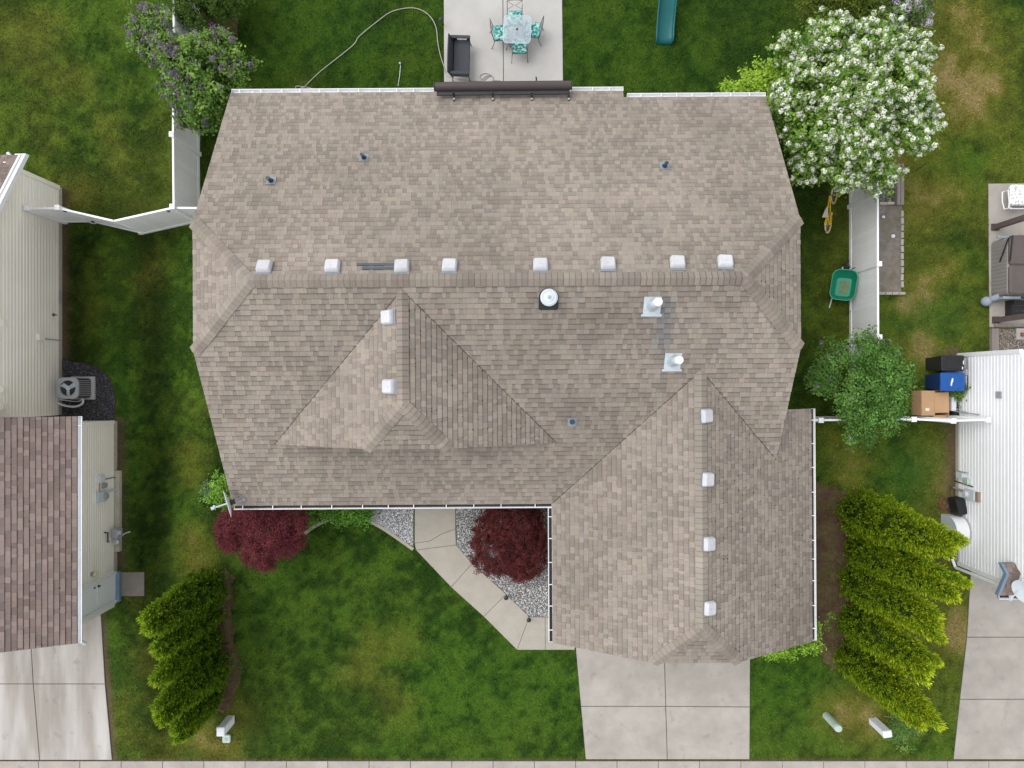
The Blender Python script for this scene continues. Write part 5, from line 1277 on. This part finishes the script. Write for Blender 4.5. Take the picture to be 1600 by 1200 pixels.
# raised bed and timbers by the right fence
rb = bed('garden_bed', raised, m_bed, .06, .02)
rbt = thing('bed_border', 'low stone border around the bare garden bed by the fence', 'border', P(1388, 459))
def blocks(pts, sz, mat, root, name='stone'):
    for i, (u, v, rz, L) in enumerate(pts):
        x, y, _ = P(u, v); b = MB(); b.rprism((x, y, 0), L, sz, .10 + .02 * random.random(), .02, .012, rz=rz + random.uniform(-.05, .05)); b.build(name, mat, root)
m_bst = M('bed_stone', (.36, .33, .29), .9, .15, 8, rnd=.12)
blocks([(1376 + 10.5 * k, 459, 0, .20) for k in range(4)] + [(1407.5, 335 + 11 * k, math.pi / 2, .20) for k in range(11)] + [(1378, 319, 0, .24), (1390, 318.5, 0, .24)], .09, m_bst, rbt)
for u, lab in ((1400, 'left of two grey timbers by the pebble bed'), (1405.5, 'right of two grey timbers by the pebble bed')):
    x, y, _ = P(u, 290); b = MB(); b.box((x, y, .09), (.10, 1.32, .18)); tag(b.build('landscape_timber', m_wood, None), 'weathered ' + lab, 'timber', 'garden timbers')
for u, v, s, lab in ((1378, 340, .09, 'round white stone at the top of the bare garden bed'), (1393, 370, .12, 'pale stone heap in the middle of the bare garden bed')):
    x, y, _ = P(u, v); b = MB(); b.ellip((x, y, .09), (s * .6, s * .55, s * .45), 9, 6); tag(b.build('garden_stone', m_ped, None, True), lab, 'stone')
bc_ = MB(); bc_.tube([P(1430, 267, .1), P(1449, 254, .6)], .012, 6); tag(bc_.build('plant_stake', m_dark, None), 'thin dark stake standing in the right lawn beside the snowball tree', 'stake')
# right-hand patio: hot tub, steps, lounge chair, pergola, timber edging
ht = thing('hot_tub', 'taupe covered hot tub on the patio at the right edge', 'hot tub', (16.5, 3.6, .035))
hx0, hx1, hy0, hy1 = 15.5, 17.4, (600 - 466) / 48.2, (600 - 377) / 48.2
b = MB(); b.rprism(((hx0 + hx1) / 2, (hy0 + hy1) / 2, .035), hx1 - hx0, hy1 - hy0, .76, .14, .01); cab = b.build('cabinet', m_spaside, ht, True)
for k in range(13):
    b = MB(); b.box((hx0 - .004, hy0 + .2 + (hy1 - hy0 - .4) * k / 12, .42), (.012, .11, .70)); b.build('panel_board', m_spaside, cab)
for sy, tag_ in ((hy0 + (hy1 - hy0) * .255, 0), (hy0 + (hy1 - hy0) * .755, 0)):
    b = MB(); b.rprism(((hx0 + hx1) / 2 + .02, sy, .79), hx1 - hx0 - .0, (hy1 - hy0) / 2 + .02, .11, .12, .05); b.build('cover_half', m_taupe, ht, True)
b = MB(); b.tube([(hx0 - .04, hy1 - .75, .50), (hx0 - .06, hy1 - .1, .92), (hx0 + .02, hy1 - .02, 1.0), (hx0 - .02, hy1 - .8, .93)], .022, 6); b.build('cover_lifter', m_black, ht)
b = MB(); b.box((hx0 + .12, hy1 + .03, .5), (.5, .06, .06)); b.box((hx0 + .22, hy0 - .06, .6), (.55, .08, .18)); b.build('side_shelf', m_bluegrey, ht)
lm = thing('globe_cushion', 'round blue grey bundle at the foot of the hot tub', 'cushion', (*P2(1540, 471), 0))
b = MB(); b.ellip((*P2(1541, 471, .17), .17), (.16, .16, .16), 14, 9); b.build('ball', m_bluegrey, lm, True)
b = MB(); b.cyl((*P2(1547, 468, .18), .18), (*P2(1562, 463, .35), .35), .09, .11, 12); b.build('neck', m_bluegrey, lm, True)
sx_ = thing('spa_steps', 'black slatted steps on the patio below the hot tub', 'steps', (16.4, 2.4, .035))
for k in range(3):
    b = MB(); b.box((16.5, 2.60 - .17 * k, .36 - .05 * k), (1.0, .14, .03)); b.build('tread', m_black, sx_)
for x in (15.98, 17.0):
    b = MB(); b.box((x, 2.43, .18), (.06, .5, .32)); b.build('side', m_black, sx_)
pg_ = thing('pergola', 'dark stained wooden pergola posts over the right patio', 'pergola', (16.5, 3.6, 0))
for x, y in ((15.62, 5.07), (15.65, 2.07), (18.6, 5.07), (18.6, 2.07)):
    b = MB(); b.box((x, y, 1.3), (.17, .15, 2.55)); b.build('post', m_pwood, pg_)
    b = MB(); b.box((x, y, .06), (.24, .22, .05)); b.build('foot', m_iron, pg_)
for y in (5.07, 2.07):
    b = MB(); b.box((17.9, y, 2.65), (3.2, .14, .2)); b.build('beam', m_pwood, pg_)
lc = thing('lounge_chair', 'white tubular lounge chair with white print cushion at the right edge', 'chair', (16.2, 5.9, .035))
b = MB(); b.tube([P(1566, 300, .5), P(1575, 297, .55), P(1577, 315, .5), P(1576, 325, .45), P(1569, 327, .4), P(1566, 315, .45)], .022, 7, True); b.build('arm_frame', m_white, lc, True)
b = MB(); b.tube([P(1577, 300, .4), P(1602, 292, .4), P(1640, 292, .4), P(1640, 326, .4), P(1578, 326, .4)], .02, 6, True)
for u in (1580, 1635):
    for v in (297, 325): b.tube([P(u, v, .4), P(u, v, .04)], .018, 6)
b.build('frame', m_white, lc, True)
b = MB(); q0 = P(1610, 305, .45); b.rprism((q0[0], q0[1], .42), 1.35, .66, .10, .09, .04); b.build('cushion', m_print, lc, True)
tb_ = MB(); tb_.box((*P2(1551, 531), .07), (.22, .72, .14)); tag(tb_.build('landscape_timber', m_wood, None), 'weathered grey timber edging beside the brown pebbles', 'timber')
pv = thing('stepping_stone', 'square paver with a rusty block on it in brown pebbles', 'paver', (*P2(1595, 521), 0))
b = MB(); b.box((*P2(1597, 522), .04), (.45, .36, .05)); b.build('paver', m_patio, pv); b = MB(); b.box((*P2(1597, 523), .1), (.2, .12, .08)); b.build('block', M('rusty_brick', (.3, .1, .05), .9), pv)
bd_ = MB(); bd_.box((*P2(1600, 508), .07), (2.0, .10, .08)); tag(bd_.build('edge_board', m_wood, None), 'thin board along the patio edge above the brown pebbles', 'board')

# utility pedestals on the front lawns
def pedestal(name, label, ub, vb, w, d, h, mat, rz=0):
    x, y, _ = P(ub, vb); t = thing(name, label, 'utility box', (x, y, 0), rz)
    b = MB(); b.rprism((0, 0, 0), w, d, h - .1, .02, .005); b.build('body', mat, t, local=True)
    b = MB(); b.rprism((0, 0, h - .1), w + .02, d + .02, .10, .03, .025); b.build('cap', mat, t, True, True)
    b = MB(); b.box((w / 2 + .004, 0, h * .45), (.012, d * .75, h * .6)); b.build('door', mat, t, local=True)
    return t
pedestal('utility_pedestal', 'white utility pedestal at the end of the left evergreen row', 361, 1124, .23, .27, .85, m_ped)
pedestal('utility_pedestal', 'white utility pedestal under the last right evergreen', 1364, 1126, .26, .2, .92, m_ped, .15)
x, y, _ = P(1291, 1118); t = thing('cable_pedestal', 'pale green round cable pedestal on the lawn right of the driveway', 'utility box', (x, y, 0))
b = MB(); b.lathe([(.12, 0), (.12, .78)], (x, y, 0), 20); b.build('post', m_pedg, t, True); b = MB(); b.lathe([(.125, .76), (.125, .85), (.10, .9), (.04, .915)], (x, y, 0), 20); b.build('cap', m_pedg, t, True)
x, y, _ = P(355, 1153); t = thing('valve_box', 'small pale green valve box beside the left white pedestal', 'valve box', (x, y, 0))
b = MB(); b.rprism((x, y, 0), .25, .25, .09, .04, .015); b.build('lid', m_pedg, t, True); b = MB(); b.rprism((x, y, .088), .09, .09, .012, .02, .004); b.build('hatch', m_grey, t)
# ------------------------------------------------------------------ vegetation
def unit(v): return v / np.maximum(np.linalg.norm(v, axis=-1, keepdims=True), 1e-9)
def quads(cen, nor, L, W, r, tang=None):
    n = len(cen); t = r.normal(size=(n, 3)) if tang is None else tang
    a = unit(t - nor * np.sum(t * nor, 1, keepdims=True)); b = np.cross(nor, a)
    V = np.zeros((n, 4, 3)); V[:, 0] = cen - a * L[:, None] / 2; V[:, 2] = cen + a * L[:, None] / 2
    V[:, 1] = cen + b * W[:, None] / 2 + nor * (W[:, None] * .18); V[:, 3] = cen - b * W[:, None] / 2 + nor * (W[:, None] * .18); return V
def cluster_pts(blobs, ncl, r, shell=(.72, 1.02), low=-.25, fill=.12):
    B = np.array(blobs, float); wgt = (B[:, 3] * B[:, 4] + B[:, 3] * B[:, 5] + B[:, 4] * B[:, 5]); k = r.choice(len(B), ncl, p=wgt / wgt.sum())
    d = unit(r.normal(size=(ncl, 3))); fl = d[:, 2] < low; d[fl, 2] *= -.7; d = unit(d)
    f = np.where(r.random(ncl) < fill, r.uniform(.3, shell[0], ncl), r.uniform(shell[0], shell[1], ncl))
    c = B[k, :3] + d * B[k, 3:6] * f[:, None]; return c, unit(d / B[k, 3:6]), k
LB = 1.45
def tint(base, alt, n, r, v=.22):
    t = r.random((n, 1)); return (np.array(base)[None] * (1 - t) + np.array(alt)[None] * t) * r.uniform(1 - v, 1 + v, (n, 1))
def foliage(name, parent, blobs, ncl, per, sig, L, W, base, alt, seed, up=.5, rnd=.8, low=-.25, fill=.12, kind=None, shell=(.72, 1.02), mat=None, ragged=.10, cull=.33):
    r = np.random.default_rng(seed); c, nr, _ = cluster_pts(blobs, ncl, r, shell, low, fill)
    c = c + nr * (r.exponential(ragged, ncl) - ragged)[:, None]; kp = fbm(c[:, 0] + .7 * c[:, 2], c[:, 1] - .6 * c[:, 2], .45, seed % 50, 2) > cull; c, nr = c[kp], nr[kp]; ncl = len(c)
    cc = tint(base, alt, ncl, r, .18) * LB; n = ncl * per; k = np.repeat(np.arange(ncl), per)
    p = c[k] + r.normal(0, sig, (n, 3)); nn = unit(nr[k] * .6 + np.array([0, 0, up])[None] + r.normal(0, rnd, (n, 3)) * .6)
    col_ = cc[k] * r.uniform(.72, 1.3, (n, 1)); Ls = r.uniform(L[0], L[1], n); Ws = Ls * r.uniform(W[0], W[1], n)
    p[:, 2] = np.maximum(p[:, 2], .03)
    return np_mesh(name, quads(p, nn, Ls, Ws, r), 4, col_, mat or m_leaf, parent, kind), c, nr
def flowers(name, parent, c, nr, idx, per, R, L, base, alt, seed, out=.1, elong=1.0, kind='stuff'):
    r = np.random.default_rng(seed); m = len(idx); k = np.repeat(np.arange(m), per)
    d = unit(r.normal(size=(m * per, 3))); ax = unit(nr[idx] + np.array([0, 0, .6])[None])
    off = d * R * r.uniform(.75, 1, (m * per, 1)); off += ax[k] * (np.sum(off * ax[k], 1, keepdims=True)) * (elong - 1)
    p = c[idx][k] + ax[k] * out + off; cb = tint(base, alt, m, r, .1)
    n = m * per; Ls = r.uniform(L * .7, L * 1.2, n)
    return np_mesh(name, quads(p, unit(d + r.normal(0, .25, (n, 3))), Ls, Ls * .85, r), 4, cb[k] * r.uniform(.82, 1.12, (n, 1)), m_petal, parent, kind)
def stems(name, parent, base, tips, r0, mat, seed, wob=.12):
    r = random.Random(seed); b = MB()
    for t in tips:
        B = Vector(base) + Vector((r.uniform(-.12, .12), r.uniform(-.12, .12), 0)); T = Vector(t)
        pts = [B] + [B.lerp(T, f) + Vector((r.uniform(-wob, wob), r.uniform(-wob, wob), .12 * math.sin(3.14 * f))) for f in (.3, .55, .8)] + [T]
        b.tube(pts, [r0, r0 * .8, r0 * .55, r0 * .35, r0 * .15], 6)
    return b.build(name, mat, parent, True)
def B(u, v, z, rx, ry=None, rz=None):
    x, y, _ = P(u, v, z); return (x, y, z, rx, ry or rx, rz or rx * .8)

# purple lilac
t = thing('lilac_tree', 'purple flowering lilac leaning over the left white fence', 'tree', (*P2(345, 150), 0))
bl = [B(238, 40, 2.9, .45), B(255, 80, 2.9, .55), B(300, 105, 3.0, .75), B(345, 78, 2.7, .55), B(355, 112, 2.6, .6), B(290, 140, 2.8, .6), B(318, 155, 2.7, .7), B(300, 178, 2.3, .45), B(325, 185, 2.2, .4), B(270, 110, 2.7, .5), B(228, 60, 2.7, .4), B(355, 150, 2.2, .45)]
f, c, nr = foliage('crown', t, bl, 1300, 24, .075, (.07, .12), (.5, .75), (.045, .105, .016), (.15, .24, .05), 101, up=.7, ragged=.06)
u_ = 800 + c[:, 0] * F / (H - c[:, 2]); v_ = 600 - c[:, 1] * F / (H - c[:, 2])
r = np.random.default_rng(5); sc = (u_ < 300).astype(float) * .42 + (u_ > 325) * (v_ < 120) * .26 + (v_ > 160) * .05 + .06
flowers('blossoms', t, c, nr, np.where((r.random(len(c)) < sc) & (nr[:, 2] > -.1))[0], 46, .085, .04, (.20, .105, .27), (.40, .27, .46), 102, .08, 1.7)
stems('trunk', t, (*P2(345, 150), 0), [b_[:3] for b_ in bl], .07, m_bark, 1)
# clipped round evergreen at the back left
t = thing('round_shrub', 'round dark evergreen shrub at the top left picture edge', 'shrub', (*P2(345, 8), 0))
foliage('crown', t, [B(322, 0, 1.3, 1.0, 1.0, 1.0), B(322, -20, 1.2, 1.0, .9, .9)], 1500, 26, .07, (.06, .11), (.3, .45), (.035, .075, .012), (.075, .125, .02), 111, up=.5)
stems('trunk', t, (*P2(335, 4), 0), [(P(325, 0, 1.3)), P(318, -5, 1.3)], .08, m_bark, 2)
# snowball tree
t = thing('snowball_tree', 'large snowball tree covered in white flower balls at the upper right', 'tree', (*P2(1290, 215), 0))
bl = [B(1250, 90, 2.9, .75), B(1300, 70, 3.2, .8), B(1360, 75, 3.4, .8), B(1410, 85, 3.3, .75), B(1250, 150, 3.2, .85), B(1335, 145, 3.9, .95), B(1400, 145, 3.7, .9), B(1280, 205, 3.2, .85), B(1350, 215, 3.6, .9), B(1410, 210, 3.4, .8), B(1265, 255, 2.6, .55), B(1320, 265, 3.0, .7), B(1370, 268, 3.0, .6), B(1235, 120, 2.5, .5), B(1430, 185, 3.1, .55), B(1240, 205, 2.7, .45), B(1225, 175, 2.6, .3)]
f, c, nr = foliage('crown', t, bl, 2500, 22, .085, (.07, .12), (.55, .8), (.065, .135, .018), (.16, .26, .045), 121, up=.6, shell=(.66, 1.02), fill=.2, ragged=.08, cull=.36)
r = np.random.default_rng(6); gap = fbm(c[:, 0], c[:, 1], .7, 55, 2)
ix = np.where((nr[:, 2] > -.15) & (r.random(len(c)) < np.clip((gap - .10) * 3.2, .3, 1.0)))[0]
flowers('flower_balls', t, c, nr, ix, 34, .075, .06, (.88, .90, .74), (.92, .93, .88), 122, .10)
stems('trunk', t, (*P2(1290, 215), 0), [b_[:3] for b_ in bl], .10, m_bark, 3)
# lime shrub peeping over the back eave, dark evergreen and pale lilac at the top edge
t = thing('lime_shrub', 'bright lime green shrub peeping over the back gutter', 'shrub', (*P2(1170, 160), 0))
foliage('crown', t, [B(1185, 142, 1.7, .75, .55, .6), B(1150, 152, 1.6, .5, .4, .5), B(1205, 135, 1.8, .5)], 420, 26, .08, (.07, .12), (.5, .7), (.14, .26, .02), (.26, .38, .045), 131, up=.7); stems('trunk', t, (*P2(1170, 170), 0), [P(1185, 145, 1.6), P(1150, 155, 1.5), P(1205, 140, 1.6)], .04, m_bark, 4)
t = thing('evergreen_shrub', 'dark olive evergreen shrub at the top edge left of the fence', 'shrub', (*P2(1305, 30), 0))
foliage('crown', t, [B(1290, 5, 1.9, .75, .8, .9), B(1330, 5, 2.0, .75, .8, .9), B(1310, -20, 2.1, .9), B(1345, 20, 1.7, .5)], 1100, 26, .08, (.06, .12), (.3, .45), (.045, .075, .010), (.10, .125, .016), 141); stems('trunk', t, (*P2(1305, 40), 0), [P(1290, 5, 1.8), P(1330, 8, 1.8)], .08, m_bark, 5)
t = thing('pale_lilac', 'pale mauve flowering shrub at the top right behind the fence', 'shrub', (*P2(1395, 35), 0))
f, c, nr = foliage('crown', t, [B(1400, 10, 2.2, .55), B(1430, 15, 2.3, .5), B(1420, 35, 2.0, .4), B(1395, 35, 1.9, .4), B(1450, 0, 2.2, .4)], 260, 20, .10, (.06, .10), (.5, .7), (.06, .10, .03), (.11, .17, .05), 151, fill=.4)
r = np.random.default_rng(7); flowers('blossoms', t, c, nr, np.where((r.random(len(c)) < .38) & (nr[:, 2] > -.3))[0], 60, .10, .055, (.68, .61, .73), (.82, .77, .85), 152, .10, 1.5); stems('trunk', t, (*P2(1385, 45), 0), [P(1400, 12, 2.1), P(1430, 17, 2.1), P(1450, 5, 2.1)], .05, m_bark, 6)
# lilac over the cross fence
t = thing('lilac_shrub', 'dense green lilac shrub with few mauve blooms over the cross fence', 'shrub', (*P2(1310, 620), 0))
bl = [B(1300, 565, 1.9, .55), B(1350, 555, 2.0, .6), B(1390, 590, 2.1, .65), B(1385, 630, 2.1, .6), B(1340, 620, 2.2, .75), B(1300, 610, 1.9, .55), B(1285, 590, 1.7, .4), B(1340, 665, 1.9, .5), B(1370, 655, 2.0, .5), B(1370, 570, 2.0, .5)]
f, c, nr = foliage('crown', t, bl, 1050, 26, .085, (.06, .10), (.5, .75), (.040, .105, .018), (.11, .215, .045), 161, up=.7, fill=.25, ragged=.12, cull=.42)
u_ = 800 + c[:, 0] * F / (H - c[:, 2]); v_ = 600 - c[:, 1] * F / (H - c[:, 2]); r = np.random.default_rng(8); sc = ((u_ < 1300) * .16 + (v_ < 560) * .10 + .006)
flowers('blossoms', t, c, nr, np.where(r.random(len(c)) < sc)[0], 40, .065, .035, (.36, .27, .40), (.52, .43, .54), 162, .08, 1.6); stems('trunk', t, (*P2(1310, 620), 0), [b_[:3] for b_ in bl], .05, m_bark, 7)
# red maples
def maple(label, base, bl, ncl, per, seed, a, b_, sig=.05):
    t = thing('red_maple', label, 'tree', (*base, 0), 0, 'red laceleaf maples')
    foliage('crown', t, bl, ncl, per, sig, (.04, .075), (.2, .34), a, b_, seed, up=.3, rnd=1.1, shell=(.80, 1.02), fill=.10, low=-.1, ragged=.03, cull=.2)
    stems('trunk', t, (*base, 0), [(q[0], q[1], q[2] + q[5] * .3) for q in bl], .05, m_bark, seed)
maple('spreading dark red maple below the satellite dish', P2(425, 805), [B(372, 822, 1.5, .62, .55, .5), B(362, 838, 1.4, .45, .45, .4), B(420, 830, 1.8, .75, .75, .55), B(455, 815, 1.6, .55, .5, .5), B(405, 862, 1.5, .5, .45, .45), B(445, 848, 1.5, .5, .45, .45), B(418, 876, 1.3, .32, .25, .3), B(400, 800, 1.7, .6, .5, .5), B(463, 838, 1.3, .3, .3, .3)], 1500, 44, 171, (.080, .018, .023), (.175, .042, .049), .06)
maple('dome-shaped dark red maple in the gravel by the garage wing', P2(797, 835), [B(797, 838, .85, 1.18, 1.18, .82), B(770, 860, .9, .75, .75, .65), B(820, 868, .85, .72, .72, .6), B(800, 815, 1.0, .95, .8, .75), B(815, 888, .55, .45, .4, .45)], 1900, 46, 172, (.060, .018, .015), (.135, .031, .033), .045)
# small shrubs round the house
def shrub(name, label, base, bl, ncl, a, b_, seed, L=(.06, .10), W=(.45, .7)):
    t = thing(name, label, 'shrub', (*base, 0)); foliage('crown', t, bl, ncl, 26, .07, L, W, a, b_, seed, up=.7); stems('stems', t, (*base, 0), [q[:3] for q in bl], .025, m_bark, seed, .05)
shrub('low_shrub', 'low bright green groundcover shrub between red maple and gravel', P2(530, 798), [B(500, 797, .25, .4, .28, .3), B(535, 799, .3, .5, .28, .32), B(562, 800, .25, .4, .28, .28), B(485, 808, .2, .25, .2, .2), B(550, 808, .2, .3, .15, .2)], 420, (.05, .14, .015), (.12, .25, .035), 181)
shrub('corner_shrub', 'small lime green shrub at the front left house corner', P2(352, 772), [B(352, 768, .7, .28, .38, .4), B(358, 752, .7, .22, .3, .35)], 130, (.09, .2, .02), (.18, .32, .05), 182)
shrub('corner_shrub', 'lime green shrub at the front right garage corner', P2(1238, 995), [B(1225, 1008, .9, .42, .32, .4), B(1255, 995, .9, .36, .4, .4), B(1268, 985, .8, .22, .35, .3), B(1205, 1012, .8, .3, .22, .3)], 260, (.11, .23, .015), (.24, .37, .05), 183)
shrub('bin_weed', 'small leafy plant between the blue bin and the white wall', P2(1490, 612), [B(1493, 612, .35, .2, .14, .2)], 40, (.07, .14, .02), (.14, .24, .04), 184)
t = thing('tall_grass', 'tuft of tall grass at the foot of the last right evergreen', 'grass tuft', (*P2(1410, 1120), 0))
foliage('blades', t, [B(1408, 1135, .25, .55, .45, .3), B(1420, 1120, .35, .45, .4, .35)], 240, 16, .07, (.10, .2), (.08, .14), (.06, .14, .03), (.16, .24, .06), 185, rnd=1.1, kind='stuff')
t = thing('lawn_weed', 'pale clump of weeds in the lawn beside the left house wall corner', 'weed', (*P2(322, 765), 0))
foliage('leaves', t, [B(325, 768, .1, .2, .3, .12)], 50, 14, .06, (.06, .1), (.4, .6), (.09, .16, .05), (.16, .24, .10), 186, kind='stuff')
# columnar evergreens: several spires grown together, flat upright sprays
def thuja(label, group, base, spires, seed, a, b_, tip, dens=1.0):
    r = np.random.default_rng(seed); t = thing('columnar_evergreen', label, 'tree', (*base, 0), 0, group); Vs = []; Cs = []
    core = MB(); ang = np.linspace(0, 2 * np.pi, 13)[:-1]
    for dx, dy, h, R in spires:
        ncl = int(760 * dens * (h / 5) * (R / .6) + 60); per = 26
        q = r.random(ncl); tt = q ** 1.15; th = r.uniform(0, 2 * np.pi, ncl)
        prof = np.minimum(1, (tt / .10 + .25) ** .5) * np.maximum(1 - tt, 0) ** .5
        lob = 1 + .10 * np.sin(th * 5 + seed + dx * 9) * np.sin(tt * 14 + dy * 7) + r.normal(0, .05, ncl)
        rad = R * prof * lob * np.where(r.random(ncl) < .25, r.uniform(.6, .9, ncl), 1.0) + .015
        lx = dx * np.minimum(1, .25 + tt * 1.6); ly = dy * np.minimum(1, .25 + tt * 1.6)
        c = np.stack([base[0] + lx + rad * np.cos(th), base[1] + ly + rad * np.sin(th), .08 + tt * (h - .1)], 1); o = np.stack([np.cos(th), np.sin(th), np.zeros(ncl)], 1)
        k = np.repeat(np.arange(ncl), per); n = len(k)
        g = r.uniform(0, 1, n); dirn = unit(o[k] * .55 + np.array([0, 0, 1.0])[None] + r.normal(0, .28, (n, 3)))
        p = c[k] + dirn * (g[:, None] - .5) * .20 + r.normal(0, .032, (n, 3)); p[:, 2] = np.maximum(p[:, 2], .05)
        fan = unit(np.cross(o[k], np.array([0, 0, 1.0])[None]) + r.normal(0, .6, (n, 3))); nor = unit(np.cross(dirn, fan))
        Ls = r.uniform(.08, .15, n); V = quads(p, nor, Ls, Ls * r.uniform(.20, .33, n), r, tang=dirn); Vs.append(V)
        cb = tint(a, b_, ncl, r, .15); w = np.clip(g - .45, 0, 1)[:, None] * (.35 + 1.0 * tt[k][:, None])
        Cs.append((cb[k] * (1 - w) + np.array(tip)[None] * w) * r.uniform(.75, 1.25, (n, 1)))
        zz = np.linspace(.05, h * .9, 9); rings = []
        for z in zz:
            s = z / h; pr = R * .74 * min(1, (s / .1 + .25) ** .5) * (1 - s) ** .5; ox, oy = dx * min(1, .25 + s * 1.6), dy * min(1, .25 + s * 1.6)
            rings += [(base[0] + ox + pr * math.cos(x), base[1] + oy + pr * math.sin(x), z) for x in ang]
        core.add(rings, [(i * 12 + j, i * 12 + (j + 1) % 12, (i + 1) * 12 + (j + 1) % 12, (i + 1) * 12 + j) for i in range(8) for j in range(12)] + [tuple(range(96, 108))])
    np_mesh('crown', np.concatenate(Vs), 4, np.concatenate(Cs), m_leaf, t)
    core.build('dark_core', m_core, t, True)  # hull added to block see-through, its dark colour stands for inner shade
    b = MB(); b.cyl((*base, 0), (*base, spires[0][2] * .6), .09, .03, 8); b.build('trunk', m_bark, t)
m_core = M('dark_core', (.03, .05, .008), 1.0, .3, 20, bump=1, bscale=40, spec=.0)
GA, GB, GT = (.12, .24, .014), (.26, .40, .02), (.62, .68, .03)
def spires_for(base, tips, R): return [(0, 0, max(H - F * abs(base[0]) / abs(u - 800) for u, v in tips) * .93, R)] + [tip_sp(base, u, v, R) for u, v in tips]
def tip_sp(base, u, v, R):
    best = H - F * abs(base[0]) / abs(u - 800); d = H - best; y = (600 - v) * d / F
    return (random.uniform(-.06, .12), max(-.42, min(.42, (y - base[1]) * .9)), best, R * .44)
gr = 'columnar evergreens in a row between the house and the white house'
for lab, base, tips, R, sd_ in (('columnar evergreen nearest the vaulted white cover', (11.08, -4.1), [(1502, 845), (1485, 868), (1470, 838)], .74, 201), ('slender second evergreen from the top with one long yellow tip', (11.05, -5.3), [(1511, 908), (1468, 905)], .47, 202),
        ('middle evergreen of the right-hand row of five', (11.0, -6.3), [(1463, 960), (1478, 1002), (1450, 985)], .60, 203), ('fourth evergreen from the top in the right-hand row', (11.0, -7.55), [(1462, 1035), (1448, 1066), (1455, 1050)], .60, 204), ('last evergreen of the right-hand row, touching the white pedestal', (10.95, -8.75), [(1472, 1135), (1420, 1138), (1450, 1115), (1440, 1140)], .64, 205)):
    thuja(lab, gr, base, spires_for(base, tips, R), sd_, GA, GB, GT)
GA2, GB2, GT2 = (.075, .18, .016), (.16, .29, .022), (.40, .52, .025)
gl = 'columnar evergreens in a row beside the left lawn'
for lab, base, tips, R, sd_ in (('first evergreen of the left-hand row, nearest the concrete door landing', (-9.72, -6.55), [(222, 964), (240, 978), (245, 950)], .66, 211), ('second evergreen from the top in the left-hand row', (-9.7, -7.35), [(238, 1010), (258, 1000)], .48, 212),
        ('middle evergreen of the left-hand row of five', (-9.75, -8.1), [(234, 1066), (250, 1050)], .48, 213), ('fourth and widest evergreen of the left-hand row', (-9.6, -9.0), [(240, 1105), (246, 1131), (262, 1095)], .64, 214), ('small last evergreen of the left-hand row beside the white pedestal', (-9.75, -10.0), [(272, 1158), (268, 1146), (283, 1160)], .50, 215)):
    thuja(lab, gl, base, spires_for(base, tips, R), sd_, GA2, GB2, GT2)
